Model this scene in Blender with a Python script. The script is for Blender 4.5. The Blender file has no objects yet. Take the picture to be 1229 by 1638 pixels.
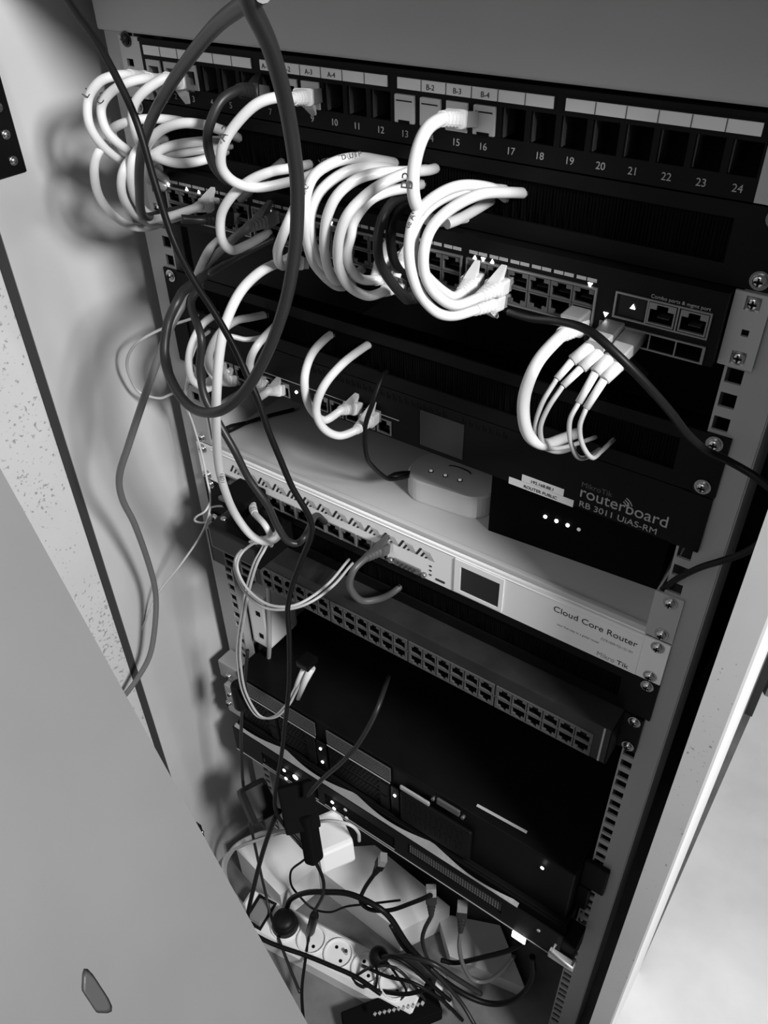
import bpy, bmesh, math, random
from mathutils import Vector, Matrix
random.seed(7)
C = bpy.context.scene.collection
SC = bpy.context.scene
# ------------------------------------------------------------------ units
# rack coordinates in millimetres: x right along the rack front, y into the rack, z down from the rack top
FLOOR = 1090.0
def V(x, y, z): return Vector((x / 1000, y / 1000, (FLOOR - z) / 1000))
# ------------------------------------------------------------------ camera
RV = (0.659082177, 0.599197235, 0.189154453); CP = (553.104, -444.995, -93.570); FPX = 1313.625
def rodr(r):
    th = math.sqrt(sum(a * a for a in r)); k = [a / th for a in r]
    K = Matrix(((0, -k[2], k[1]), (k[2], 0, -k[0]), (-k[1], k[0], 0)))
    return Matrix.Identity(3) + K * math.sin(th) + (K @ K) * (1 - math.cos(th))
RM = rodr(RV)                     # rows: right, down, forward in (x, z, y)
bl = lambda r: Vector((r[0], r[2], -r[1]))
right, down, fwd = bl(RM[0]), bl(RM[1]), bl(RM[2])
cam = bpy.data.cameras.new('camera'); co = bpy.data.objects.new('camera', cam); C.objects.link(co)
mw = Matrix((right, -down, -fwd)).transposed().to_4x4(); mw.translation = V(*CP); co.matrix_world = mw
cam.sensor_fit = 'VERTICAL'; cam.sensor_height = 24; cam.lens = FPX / 1638 * 24
cam.clip_start = 0.01; cam.clip_end = 50
SC.camera = co
def ray(u, v): return RM.transposed() @ Vector(((u - 614.5) / FPX, (v - 819) / FPX, 1.0))
def at(u, v, Y):                  # point seen at (u, v) lying at depth y
    d = ray(u, v); t = (Y - CP[1]) / d[2]
    return (CP[0] + t * d[0], Y, CP[2] + t * d[1])
def atz(u, v, Z):
    d = ray(u, v); t = (Z - CP[2]) / d[1]
    return (CP[0] + t * d[0], CP[1] + t * d[2], Z)
def atd(u, v, D):
    d = ray(u, v); return (CP[0] + D * d[0], CP[1] + D * d[2], CP[2] + D * d[1])
# ------------------------------------------------------------------ world, lights, exposure
SC.view_settings.view_transform = 'Standard'; SC.view_settings.look = 'None'
SC.view_settings.gamma = 1.0; SC.view_settings.exposure = -0.3
w = bpy.data.worlds.new('world'); SC.world = w; w.use_nodes = True
w.node_tree.nodes['Background'].inputs[0].default_value = (1, 1, 1, 1)
w.node_tree.nodes['Background'].inputs[1].default_value = 0.04
def area(name, loc, tgt, size, power):
    l = bpy.data.lights.new(name, 'AREA'); l.shape = 'DISK'; l.size = size / 1000; l.energy = power
    o = bpy.data.objects.new(name, l); C.objects.link(o); o.location = V(*loc)
    o.rotation_euler = (V(*tgt) - V(*loc)).to_track_quat('-Z', 'Y').to_euler(); return o
area('room_lamp', (1500, -400, -560), (0, 0, 350), 300, 52)
area('front_fill', (250, -1600, -350), (250, 0, 250), 800, 2.6)  # added fill lamp low in front, lifts the fascia and rails
area('high_front_fill', (350, -1400, -1150), (250, 0, 300), 800, 4.6)  # added second fill, set high so the shelf back stays darker

# ------------------------------------------------------------------ materials
def mat(name, c, rough=.5, metal=0., spec=.5, noise=0, nscale=20, bump=0, coat=0, emit=0):
    m = bpy.data.materials.new(name); m.use_nodes = True; nt = m.node_tree; b = nt.nodes['Principled BSDF']
    b.inputs['Base Color'].default_value = (c, c, c, 1); b.inputs['Roughness'].default_value = rough
    b.inputs['Metallic'].default_value = metal; b.inputs['Specular IOR Level'].default_value = spec
    if coat: b.inputs['Coat Weight'].default_value = coat; b.inputs['Coat Roughness'].default_value = .15
    if emit: b.inputs['Emission Color'].default_value = (1, 1, 1, 1); b.inputs['Emission Strength'].default_value = emit
    if noise or bump:
        tc = nt.nodes.new('ShaderNodeTexCoord'); n = nt.nodes.new('ShaderNodeTexNoise')
        n.inputs['Scale'].default_value = nscale; n.inputs['Detail'].default_value = 6; n.inputs['Roughness'].default_value = .6
        nt.links.new(tc.outputs['Object'], n.inputs['Vector'])
        if noise:
            r = nt.nodes.new('ShaderNodeMapRange'); r.inputs[1].default_value = .3; r.inputs[2].default_value = .7
            r.inputs[3].default_value = c * (1 - noise); r.inputs[4].default_value = c * (1 + noise)
            nt.links.new(n.outputs[0], r.inputs[0]); nt.links.new(r.outputs[0], b.inputs['Base Color'])
        if bump:
            bp = nt.nodes.new('ShaderNodeBump'); bp.inputs['Strength'].default_value = bump; bp.inputs['Distance'].default_value = .001
            nt.links.new(n.outputs[0], bp.inputs['Height']); nt.links.new(bp.outputs[0], b.inputs['Normal'])
    return m
def chip(name, base, dark, scale, thr):       # chipboard: pale with scattered dark flecks
    m = mat(name, base, .65, noise=.07, nscale=6); nt = m.node_tree; b = nt.nodes['Principled BSDF']
    tc = nt.nodes.new('ShaderNodeTexCoord'); n = nt.nodes.new('ShaderNodeTexNoise')
    n.inputs['Scale'].default_value = scale; n.inputs['Detail'].default_value = 3
    nt.links.new(tc.outputs['Object'], n.inputs['Vector'])
    n2 = nt.nodes.new('ShaderNodeTexNoise'); n2.inputs['Scale'].default_value = 9; nt.links.new(tc.outputs['Object'], n2.inputs['Vector'])
    ad = nt.nodes.new('ShaderNodeMath'); ad.operation = 'MULTIPLY_ADD'; ad.inputs[1].default_value = .35; nt.links.new(n2.outputs[0], ad.inputs[0]); nt.links.new(n.outputs[0], ad.inputs[2])
    r = nt.nodes.new('ShaderNodeMapRange'); r.inputs[1].default_value = thr; r.inputs[2].default_value = thr + .05
    nt.links.new(ad.outputs[0], r.inputs[0])
    mx = nt.nodes.new('ShaderNodeMix'); mx.data_type = 'RGBA'
    old = b.inputs['Base Color'].links[0].from_socket
    nt.links.new(r.outputs[0], mx.inputs[0]); nt.links.new(old, mx.inputs[6]); mx.inputs[7].default_value = (dark, dark, dark, 1)
    nt.links.new(mx.outputs[2], b.inputs['Base Color']); return m
M = dict(
    wood=mat('pale_laminate', .42, .55, noise=.08, nscale=5), chip=chip('chipboard', .46, .24, 300, .80),
    edge=chip('chipboard_edge', .44, .2, 320, .86), lam=mat('laminate_edge', .78, .5), board=mat('painted_board', .165, .6, noise=.12, nscale=3),
    floor=mat('pale_stone', .6, .6, noise=.35, nscale=1.6), floord=mat('dark_base_board', .11, .7, noise=.4, nscale=12), far=mat('grey_wall', .2, .7), dark=mat('recess_shade', .02, .8), back=mat('dark_back_wall', .03, .8),
    fascia=mat('grey_powder_coat', .4, .6, noise=.02), rail=mat('rail_steel', .33, .5, metal=.2),
    ear=mat('ear_steel', .42, .4, metal=.3), black_lit=mat('black_metal_lit', .02, .45, spec=.3, noise=.3, nscale=30), black=mat('black_metal', .004, .5, spec=.13, noise=.2, nscale=30), gloss=mat('black_gloss', .004, .25, spec=.25),
    matte=mat('black_matte', .003, .85, spec=.08), void=mat('port_inside', .003, .7, spec=.08), port=mat('port_metal', .25, .4, metal=.7), portd=mat('port_dull', .09, .5, metal=.3),
    brush=mat('brush_bristle', .003, .95, spec=.05), screw=mat('screw_steel', .6, .25, metal=1.), screwb=mat('screw_black', .01, .4),
    white=mat('white_jacket', .54, .4), whiteb=mat('white_boot', .55, .45), whitep=mat('white_plastic', .7, .4), paper=mat('paper_label', .7, .7),
    dgrey=mat('dark_grey_jacket', .016, .42, spec=.35), blk=mat('black_jacket', .005, .45, spec=.16), grey=mat('mid_grey_jacket', .12, .45), mgrey=mat('slate_jacket', .06, .45), lgrey=mat('light_grey_jacket', .38, .45),
    ccr=mat('router_white', .8, .4), ccrd=mat('print_dark', .02, .6), tray=mat('tray_paint', .48, .5), print=mat('print_grey', .32, .6), printl=mat('print_light', .55, .6),
    screen=mat('lcd_glass', .02, .2), led=mat('led_lit', .9, .5, emit=6), leddim=mat('led_dim', .3, .5, emit=.3), alu=mat('aluminium', .3, .45, metal=.4, noise=.1, nscale=40),
    clear=mat('clear_plastic', .22, .2, coat=.5), jack=mat('jack_plastic', .42, .5), hub=mat('hub_plastic', .6, .45), glow=mat('adapter_white', .8, .4),
)
# ------------------------------------------------------------------ mesh helpers
class MB:
    def __init__(s): s.v = []; s.f = []; s.mi = []; s.m = 0; s.smooth = []
    def add(s, vs, fs, sm=False):
        o = len(s.v); s.v += [tuple(p) for p in vs]
        for f in fs: s.f.append([i + o for i in f]); s.mi.append(s.m); s.smooth.append(sm)
        return s
    def box(s, x0, x1, y0, y1, z0, z1):
        x0, x1 = min(x0, x1), max(x0, x1)
        vs = [(x, y, z) for x in (x0, x1) for y in (y0, y1) for z in (z0, z1)]
        return s.add(vs, [(0, 1, 3, 2), (4, 6, 7, 5), (0, 4, 5, 1), (2, 3, 7, 6), (0, 2, 6, 4), (1, 5, 7, 3)])
    def bbox(s, x0, x1, y0, y1, z0, z1, b=1.0):      # box with chamfered edges
        bm = bmesh.new(); bmesh.ops.create_cube(bm, size=1)
        for v in bm.verts: v.co = Vector(((x0 + x1) / 2 + v.co.x * (x1 - x0), (y0 + y1) / 2 + v.co.y * (y1 - y0), (z0 + z1) / 2 + v.co.z * (z1 - z0)))
        bmesh.ops.bevel(bm, geom=bm.edges[:], offset=b, segments=2, affect='EDGES', profile=.6)
        bm.verts.index_update(); s.add([v.co[:] for v in bm.verts], [[v.index for v in f.verts] for f in bm.faces]); bm.free(); return s
    def xf(s, mtx, start=0):
        s.v = s.v[:start] + [tuple(mtx @ Vector(p)) for p in s.v[start:]]; return s
    def rings(s, rs, cap=True, sm=True):             # list of rings with equal point counts
        n = len(rs[0]); vs = [p for r in rs for p in r]; fs = []
        for i in range(len(rs) - 1):
            for j in range(n): fs.append((i * n + j, i * n + (j + 1) % n, (i + 1) * n + (j + 1) % n, (i + 1) * n + j))
        s.add(vs, fs, sm)
        if cap:
            o = len(s.v) - len(vs); s.f.append([o + j for j in range(n)][::-1]); s.f.append([o + (len(rs) - 1) * n + j for j in range(n)])
            s.mi += [s.m, s.m]; s.smooth += [False, False]
        return s
    def cyl(s, p, ax, r, h, n=16, r2=None):
        p = Vector(p); ax = Vector(ax).normalized(); a = ax.orthogonal().normalized(); b = ax.cross(a)
        rs = []
        for t, rr in ((0, r), (1, r if r2 is None else r2)):
            rs.append([p + ax * h * t + (a * math.cos(2 * math.pi * j / n) + b * math.sin(2 * math.pi * j / n)) * rr for j in range(n)])
        return s.rings(rs)
    def ball(s, p, r, sx=1, sy=1, sz=1, n=12, m=8):
        rs = []
        for i in range(1, m):
            th = math.pi * i / m
            rs.append([(p[0] + sx * r * math.sin(th) * math.cos(2 * math.pi * j / n), p[1] + sy * r * math.cos(th), p[2] + sz * r * math.sin(th) * math.sin(2 * math.pi * j / n)) for j in range(n)])
        return s.rings(rs)
    def tube(s, pts, r, n=10):
        P = [Vector(p) for p in pts]; T = []
        for i in range(len(P)): T.append((P[min(i + 1, len(P) - 1)] - P[max(i - 1, 0)]).normalized())
        a = T[0].orthogonal().normalized(); rs = []
        for i, (p, t) in enumerate(zip(P, T)):
            a = (a - t * a.dot(t)); a = a.normalized() if a.length > 1e-6 else t.orthogonal().normalized(); b = t.cross(a)
            rr = r[i] if isinstance(r, list) else r
            rs.append([p + (a * math.cos(2 * math.pi * j / n) + b * math.sin(2 * math.pi * j / n)) * rr for j in range(n)])
        return s.rings(rs)
    def plate(s, x0, x1, z0, z1, y0, y1, holes):     # plate with rectangular holes
        xs = sorted(set([x0, x1] + [round(min(max(h[k], x0), x1), 3) for h in holes for k in (0, 1)])); zs = sorted(set([z0, z1] + [round(min(max(h[k], z0), z1), 3) for h in holes for k in (2, 3)]))
        nx, nz = len(xs) - 1, len(zs) - 1
        def solid(i, j):
            if i < 0 or j < 0 or i >= nx or j >= nz: return False
            cx, cz = (xs[i] + xs[i + 1]) / 2, (zs[j] + zs[j + 1]) / 2
            return not any(h[0] < cx < h[1] and h[2] < cz < h[3] for h in holes)
        vc = {}; vs = []; fs = []
        def vv(i, j, k):
            if (i, j, k) not in vc: vc[(i, j, k)] = len(vs); vs.append((xs[i], (y0, y1)[k], zs[j]))
            return vc[(i, j, k)]
        for i in range(nx):
            for j in range(nz):
                if not solid(i, j): continue
                fs.append((vv(i, j, 0), vv(i + 1, j, 0), vv(i + 1, j + 1, 0), vv(i, j + 1, 0)))
                fs.append((vv(i, j, 1), vv(i, j + 1, 1), vv(i + 1, j + 1, 1), vv(i + 1, j, 1)))
                if not solid(i - 1, j): fs.append((vv(i, j, 0), vv(i, j + 1, 0), vv(i, j + 1, 1), vv(i, j, 1)))
                if not solid(i + 1, j): fs.append((vv(i + 1, j, 0), vv(i + 1, j, 1), vv(i + 1, j + 1, 1), vv(i + 1, j + 1, 0)))
                if not solid(i, j - 1): fs.append((vv(i, j, 0), vv(i, j, 1), vv(i + 1, j, 1), vv(i + 1, j, 0)))
                if not solid(i, j + 1): fs.append((vv(i, j + 1, 0), vv(i + 1, j + 1, 0), vv(i + 1, j + 1, 1), vv(i, j + 1, 1)))
        return s.add(vs, fs)
    def prism(s, pts, y0, y1):                       # polygon in (x, z) run through y
        n = len(pts); return s.rings([[(p[0], y0, p[1]) for p in pts], [(p[0], y1, p[1]) for p in pts]], sm=False)
ORG = {}
def mesh_of(name, mb, mats, org):
    me = bpy.data.meshes.new(name); ov = V(*org)
    me.from_pydata([V(*p) - ov for p in mb.v], [], mb.f)
    for m in (mats if isinstance(mats, (list, tuple)) else [mats]): me.materials.append(M[m] if isinstance(m, str) else m)
    for p, mi, sm in zip(me.polygons, mb.mi, mb.smooth): p.material_index = mi; p.use_smooth = sm
    bm = bmesh.new(); bm.from_mesh(me); bmesh.ops.recalc_face_normals(bm, faces=bm.faces[:]); bm.to_mesh(me); bm.free()
    me.update(); return me
def thing(name, label, cat, org, group=None):
    o = bpy.data.objects.new(name, None); o.empty_display_size = .01; C.objects.link(o); o.location = V(*org)
    o['label'] = label; o['category'] = cat; ORG[o.name] = org
    if group: o['group'] = group
    return o
def part(name, mb, mats, parent, label=None):
    org = ORG[parent.name]; o = bpy.data.objects.new(name, mesh_of(name, mb, mats, org)); C.objects.link(o); o.parent = parent
    ORG[o.name] = org
    if label: o['label'] = label
    return o
def solo(name, mb, mats, label=None, cat=None, group=None, kind=None):
    xs = [sum(p[k] for p in mb.v) / len(mb.v) for k in range(3)]; xs[2] = max(p[2] for p in mb.v)
    o = bpy.data.objects.new(name, mesh_of(name, mb, mats, xs)); C.objects.link(o); o.location = V(*xs); ORG[o.name] = tuple(xs)
    if label: o['label'] = label
    if cat: o['category'] = cat
    if group: o['group'] = group
    if kind: o['kind'] = kind
    return o
SHARED = {}
def stamp(name, key, build, mats, parent, x, y, z, label=None):      # repeated small part, mesh data shared
    if key not in SHARED: SHARED[key] = mesh_of(name, build(), mats, (0, 0, 0))
    o = bpy.data.objects.new(name, SHARED[key]); C.objects.link(o); o.parent = parent
    o.location = V(x, y, z) - V(*ORG[parent.name]) ; ORG[o.name] = ORG[parent.name]
    if label: o['label'] = label
    return o
_ = V(0, 0, 0)
TCACHE = {}
def text(s, x, z, y, size, m, parent, name='lettering', ang=0, align='LEFT', sx=1, rot=None, loc=None, extrude=.15):
    cu = bpy.data.curves.new('t', 'FONT'); cu.body = s; cu.size = size / 1000; cu.align_x = align; cu.extrude = extrude / 1000
    to = bpy.data.objects.new('t', cu); C.objects.link(to)
    dg = bpy.context.evaluated_depsgraph_get(); me = bpy.data.meshes.new_from_object(to.evaluated_get(dg)); bpy.data.objects.remove(to); bpy.data.curves.remove(cu)
    me.materials.clear(); me.materials.append(M[m])
    R3 = Matrix.Rotation(math.pi / 2, 4, 'X') @ Matrix.Rotation(math.radians(ang), 4, 'Z') @ Matrix.Diagonal((sx, 1, 1, 1)) if rot is None else rot
    T = Matrix.Translation((V(x, y, z) if loc is None else loc) - V(*ORG[parent.name]))
    me.transform(T @ R3)
    o = bpy.data.objects.new(name, me); C.objects.link(o); o.parent = parent; ORG[o.name] = ORG[parent.name]; return o
def screw_mb():
    b = MB(); b.cyl((0, 0, 0), (0, -1, 0), 5.2, .8, 18); b.cyl((0, -.8, 0), (0, -1, 0), 4.0, 1.2, 16, 3.6); b.ball((0, -1.6, 0), 3.5, sy=.55)
    b.m = 1; b.box(-2.2, 2.2, -3.8, -3.2, -.45, .45); b.box(-.45, .45, -3.8, -3.2, -2.2, 2.2); return b
def screw(parent, x, z, y=-2, black=False):
    stamp('screw', 'scb' if black else 'sc', screw_mb, ['screwb', 'screwb'] if black else ['screw', 'void'], parent, x, y, z)
def holez(U, k): return (U - 1) * 44.45 + 6.35 + 15.875 * k
def rj45_mb(w, h, up, d=13):
    b = MB(); n = w * .42; nh = h * .22; t = .9
    hz0, hz1 = (-h / 2 + nh + t, h / 2 - t) if up else (-h / 2 + t, h / 2 - nh - t)
    no = (-n / 2, n / 2, -h / 2 + t, hz0) if up else (-n / 2, n / 2, hz1, h / 2 - t)
    b.plate(-w / 2, w / 2, -h / 2, h / 2, -1.0, .6, [(-w / 2 + t, w / 2 - t, hz0, hz1), no])
    b.m = 1; x0, x1, z0, z1 = -w / 2 + t, w / 2 - t, -h / 2 + t, h / 2 - t
    b.add([(x, y, z) for y in (.6, d) for x, z in ((x0, z0), (x1, z0), (x1, z1), (x0, z1))],
          [(0, 1, 5, 4), (1, 2, 6, 5), (2, 3, 7, 6), (3, 0, 4, 7), (4, 5, 6, 7)])
    b.m = 0
    for i in range(8): b.box(-3.2 + i * .9, -2.9 + i * .9, 3, 9, (h / 2 - 3.2) if up else (-h / 2 + 2.7), (h / 2 - 2.7) if up else (-h / 2 + 3.2))
    return b
def port(parent, x, y, z, w=13.2, h=11.5, up=True, metal='port', name='port'):
    return stamp(name, ('p', w, h, up, metal), lambda: rj45_mb(w, h, up), [metal, 'void'], parent, x, y, z)
def led(parent, x, y, z, r=1.2, m='led', shape='o'):
    def bld():
        b = MB()
        if shape == 'o': b.cyl((0, 0, 0), (0, -1, 0), r, .8, 12)
        else:
            s = -1 if shape == '^' else 1
            b.prism([(-r, -s * r * .8), (r, -s * r * .8), (0, s * r)], -.6, 0)
        return b
    return stamp('indicator_light', ('l', r, m, shape), bld, [m], parent, x, y, z)

# ------------------------------------------------------------------ setting
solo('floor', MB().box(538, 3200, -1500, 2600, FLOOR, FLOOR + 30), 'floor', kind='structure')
solo('floor', MB().box(-900, 538, -1500, 2600, FLOOR, FLOOR + 30), 'floord', kind='structure')  # inner base, darker than the floor outside
solo('wall_back', MB().box(-60, 540, 640, 660, -80, FLOOR), 'back', kind='structure')  # coloured dark for the unlit cabinet interior
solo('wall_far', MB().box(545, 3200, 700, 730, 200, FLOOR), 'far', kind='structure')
solo('wall_left', MB().box(-58, -40, -114, 640, -62, FLOOR), 'wood', kind='structure')
# door of chipboard left of the gap
t = thing('chipboard_door', 'pale chipboard cabinet door left of the dark upright gap', 'door', (-50, -300, FLOOR))
b = MB().bbox(-60, -42, -700, -122, -500, FLOOR - 12, 1); part('door_panel', b, 'chip', t)
t = thing('door_hinge', 'black steel hinge plate screwed to the pale wood at upper left', 'hinge', (-40, -95, 90))
hp = [atp for atp in ((-40, -118, -30), (-40, -74, 92))]
b = MB(); b.bbox(-40, -37, -135, -80, -10, 86, .8); part('hinge_plate', b, 'gloss', t)
b = MB(); b.cyl((-36, -132, -8), (0, 0, 1), 4, 90, 14); part('hinge_pin', b, 'gloss', t)
for zz in (40, 58, 76):
    o = MB(); o.cyl((-37, -89, zz), (1, 0, 0), 4, 1.5, 14, 3); o.ball((-35.5, -89, zz), 2.6, sx=.5); part('screw', o, 'screw', t)
t = thing('latch_clip', 'small dark clip on pale wood at lower end of the dark gap', 'clip', (-38, -104, 985))
b = MB(); b.bbox(-40, -30, -110, -98, 955, 985, 1); part('clip_body', b, 'gloss', t)
b = MB(); b.cyl((-30, -100, 970), (1, 0, 0), 2.5, 2, 12); part('screw', b, 'screw', t)
# right chipboard side panel
t = thing('cabinet_side_panel', 'pale chipboard cabinet side panel standing right of the rack', 'panel', (528, 30, FLOOR))
b = MB().box(518.5, 536.5, -60, 130, -62, FLOOR); part('board_core', b, 'edge', t)
b = MB().box(536.5, 538.2, -60, 130, -62, FLOOR); part('laminate', b, 'lam', t, 'bright laminate skin'); part('rear_light_baffle', MB().box(518.5, 527, 130, 640, -62, FLOOR), 'far', t)  # thin unseen board behind is added to keep lamp light out
solo('gap_shade_strip', MB().box(-58, -41, -122, -114, -400, FLOOR), 'dark', kind='structure')  # dark filler between wall and door, stands in for shade in the gap
solo('ceiling', MB().box(-58, 540, -80, 640, -80, -62), 'wood', kind='structure')
# leaning board lower left foreground
A = Vector(atd(-60, 640, 430)); B = Vector(atd(560, 1760, 600)); Cc = Vector(atd(-500, 1900, 300)); Dd = A + (Cc - B)
nrm = (B - A).cross(Cc - A).normalized(); camv = Vector(CP) - A
if nrm.dot(camv) > 0: nrm = -nrm
b = MB(); A2 = A + (A - B) * .22; q4 = [A2, B, B + (Cc - B) * 1.0, A2 + (Cc - B) * 1.0]
b.add([tuple(p) for p in q4] + [tuple(p + nrm * 3) for p in q4], [(0, 1, 2, 3), (4, 7, 6, 5), (0, 4, 5, 1), (1, 5, 6, 2), (2, 6, 7, 3), (3, 7, 4, 0)])
t = thing('wooden_board', 'smooth grey board leaning across the lower left foreground', 'board', tuple(B))
part('board_panel', b, 'board', t)
P0 = Vector(atd(152, 1572, 470))
dray = Vector(ray(152, 1590)); dd = Vector((dray[0], dray[2], dray[1])); cpv = Vector(CP)
tt = (A - cpv).dot(nrm) / dd.dot(nrm); P0 = cpv + dd * tt
ux = (B - A).normalized(); uy = nrm.cross(ux)
b = MB(); ring = []
for j in range(20):
    a = 2 * math.pi * j / 20; ring.append((math.cos(a) * (15 + 3 * math.sin(3 * a)), math.sin(a) * (6 + 1.5 * math.cos(2 * a))))
b.rings([[tuple(P0 + ux * p[0] + uy * p[1] - nrm * .05) for p in ring], [tuple(P0 + ux * p[0] * .7 + uy * p[1] * .7 - nrm * .3) for p in ring]])
part('dark_knot', b, 'mgrey', t, 'dark knot')

# ------------------------------------------------------------------ rack frame
t = thing('equipment_rack', 'grey steel 19 inch rack frame with square holed rails', 'rack', (241, 100, FLOOR))
RACK = t
hol = [(4, 13.4, holez(U, k) - 4.7, holez(U, k) + 4.7) for U in range(1, 25) for k in range(3)]
b = MB().plate(-17, 15, 1, FLOOR, 0, 2, hol); b.box(-17, -15, 2, 45, 1, FLOOR); b.box(13.6, 15, 2, 12, 1, FLOOR); part('rail', b, 'rail', t)
b = MB().plate(467.6, 497, 1, FLOOR, 0, 2, [(482.6 - h[1], 482.6 - h[0], h[2], h[3]) for h in hol])
b.box(496, 498, 1, 45, 1, FLOOR); b.box(467.6, 469, 2, 12, 1, FLOOR); part('rail', b, 'rail', t)
b = MB().bbox(-22, 517, -2, 160, -61, 2.5, 2); part('top_fascia', b, 'fascia', t)
b = MB().box(-17, 498, 560, 562, 0, 1060); part('rear_panel', b, 'dark', t)  # interior shade put into the colour, against ambient light coming in

# ------------------------------------------------------------------ U1 patch panel
t = thing('keystone_panel', 'black 24 port patch panel with paper label strips at rack top', 'patch panel', (241, 0, 44))
cx = [33.6 + 18.2 * i for i in range(24)]
b = MB().plate(22, 461, 4.2, 46, -2, 0, [(c - 7.4, c + 7.4, 17.3, 33.6) for c in cx]); b.box(22, 461, -3.2, -2, 4.2, 6.6); part('face_plate', b, 'black', t); part('rear_cover', MB().box(22, 461, 20, 22, 4.2, 46), 'void', t)
for s, (x0, x1) in enumerate(((0, 22), (460.6, 482.6))):
    b = MB().plate(x0, x1, 4.2, 46, -2, 0, [(x0 + 5, x0 + 12, 19, 24)] if s == 0 else []); part('mounting_ear', b, 'ear', t, 'grey steel ear')
for g, (x0, x1) in enumerate(((26, 130), (138, 239.7), (247, 348.5), (355.5, 457))):
    b = MB().box(x0, x1, -3, -2, 8.6, 14.6); o = part('label_strip', b, 'paper', t)
    b = MB()
    for i in range(1, 6): xx = x0 + (x1 - x0) * i / 6; b.box(xx - .25, xx + .25, -3.25, -3, 8.6, 14.6)
    part('divider_line', b, 'portd', o)
b = MB()
for i, s in ((6, 'A-1'), (7, 'A-2'), (8, 'A-3'), (9, 'A-4'), (13, 'B-2'), (14, 'B-3'), (15, 'B-4')):
    text(s, cx[i], 13.4, -3.1, 4.2, 'ccrd', t, 'label_writing', align='CENTER')
for i in range(24): text(str(i + 1), cx[i] - .3, 41.4, -2.1, 5.6, 'print', t, 'port_number', align='CENTER')
for i in range(24):
    c = cx[i]
    if i + 1 in (1, 2, 3, 8, 9, 15):       # open jacks
        b = MB().plate(c - 7.2, c + 7.2, 17.6, 33.4, -3, 6, [(c - 5, c + 5, 21.5, 30)]); b.m = 1; b.box(c - 5, c + 5, 5, 6, 21.5, 30); part('keystone_jack', b, ['jack', 'void'], t)
    elif i + 1 in (13, 14, 16):
        b = MB().bbox(c - 7.2, c + 7.2, -3.4, 6, 17.6, 33.4, .8); b.m = 1; b.box(c - 5.6, c + 5.6, -3.7, -3.3, 20.6, 21.2); b.box(c - 4, c + 4, -3.7, -3.2, 31.6, 33.4); part('keystone_jack', b, ['jack', 'void'], t, 'shuttered jack')
    else:
        b = MB().box(c - 7.4, c - 6.6, .2, 14, 17.3, 33.6); part('jack_opening', b, 'portd', t)
screw(t, 8.7, holez(1, 0), -2, black=True); screw(t, 473.9, holez(1, 0))

# ------------------------------------------------------------------ brush panels
def brush(U, label, ear_bottom=0):
    z0 = (U - 1) * 44.45 + .6; z1 = z0 + 43.4
    t = thing('cable_brush_panel', label, 'brush panel', (241, 0, z1))
    b = MB().plate(0, 482.6, z0, z1 + ear_bottom, -2, 0, [(28, 454, z0 + 9, z1 - 11), (-1, 466, z1, 999) if ear_bottom else (-2, -1, 0, 1)])
    part('face_plate', b, 'black', t)
    b = MB()
    for i in range(213):
        x = 28.5 + i * 2; b.add([(x, 0, z0 + 8), (x + 1.7, 0, z0 + 8), (x + 1.2 + random.uniform(-.6, .6), -.5 + random.random() * 2, z1 - 11), (x + .3, 1, z1 - 11)], [(0, 1, 2, 3)])
    b.box(28, 454, 2, 6, z0 + 8, z1 - 10); part('bristles', b, 'brush', t)
    return t
t = brush(2, 'black brush panel with slot between patch panel and upper switch'); [screw(t, x, holez(2, k)) for x in (8.7, 473.9) for k in (0, 2)]
t = brush(5, 'black brush panel directly above the black router'); [screw(t, x, holez(5, k)) for x in (8.7, 473.9) for k in (0, 2)]
t = brush(10, 'black brush panel directly under the white router'); [screw(t, 473.9, holez(10, 0)), screw(t, 8.7, holez(10, 0))]

# ------------------------------------------------------------------ U3 switch
Y3 = -10
t = thing('network_switch', 'upper black 48 port switch with lit triangle lights and small fibre ports', 'network switch', (241, 100, 133))
cols = [33 + 7.2 + 14.4 * i + 4 * (i // 6) for i in range(24)]
holes = [(c - 6.9, c + 6.9, 104.2, 114.6) for c in cols] + [(c - 6.9, c + 6.9, 115.0, 125.4) for c in cols]
holes += [(404.5, 420, 103.5, 116), (422, 437.5, 103.5, 116), (440, 455.5, 103.5, 116)] + [(396 + 15.2 * i, 410.4 + 15.2 * i, 122.6, 131.5) for i in range(4)]
b = MB().plate(20, 462.6, 89.6, 132.8, Y3, Y3 + 1.5, holes); b.box(20, 462.6, Y3 + 1.5, 260, 89.6, 91); b.box(20, 22, Y3 + 1.5, 260, 91, 132.8); b.box(461, 462.6, Y3 + 1.5, 260, 91, 132.8); b.box(22, 461, Y3 + 1.5, 260, 131.5, 132.8); b.box(22, 461, 20, 22, 91, 131.5)
part('chassis', b, 'black', t)
for i, c in enumerate(cols):
    port(t, c, Y3, 109.4, 13.9, 10.4, True, 'portd'); port(t, c, Y3, 120.2, 13.9, 10.4, False, 'portd')
b = MB()
for g in range(4):
    x0, x1 = cols[g * 6] - 7.6, cols[g * 6 + 5] + 7.6; b.plate(x0, x1, 103, 126.6, Y3 - 1.6, Y3, [(x0 + 1, x1 - 1, 104, 125.6)])
part('port_frame', b, 'port', t)
b = MB()
for c in cols: b.box(c - 6.2, c - .4, Y3 - .3, Y3, 98.2, 100.2); b.box(c + .4, c + 6.2, Y3 - .3, Y3, 98.2, 100.2)
part('number_strip', b, 'print', t)
for x, s in ((36, 'v'), (56, '^'), (69, '^'), (140, 'v'), (196, 'v'), (309.3, '^'), (315.3, 'v'), (321.6, '^'), (386, 'v'), (398, 'v')):
    led(t, x, Y3, 102.2 if x < 390 else 117.5, 1.5, 'led', s)
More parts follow.
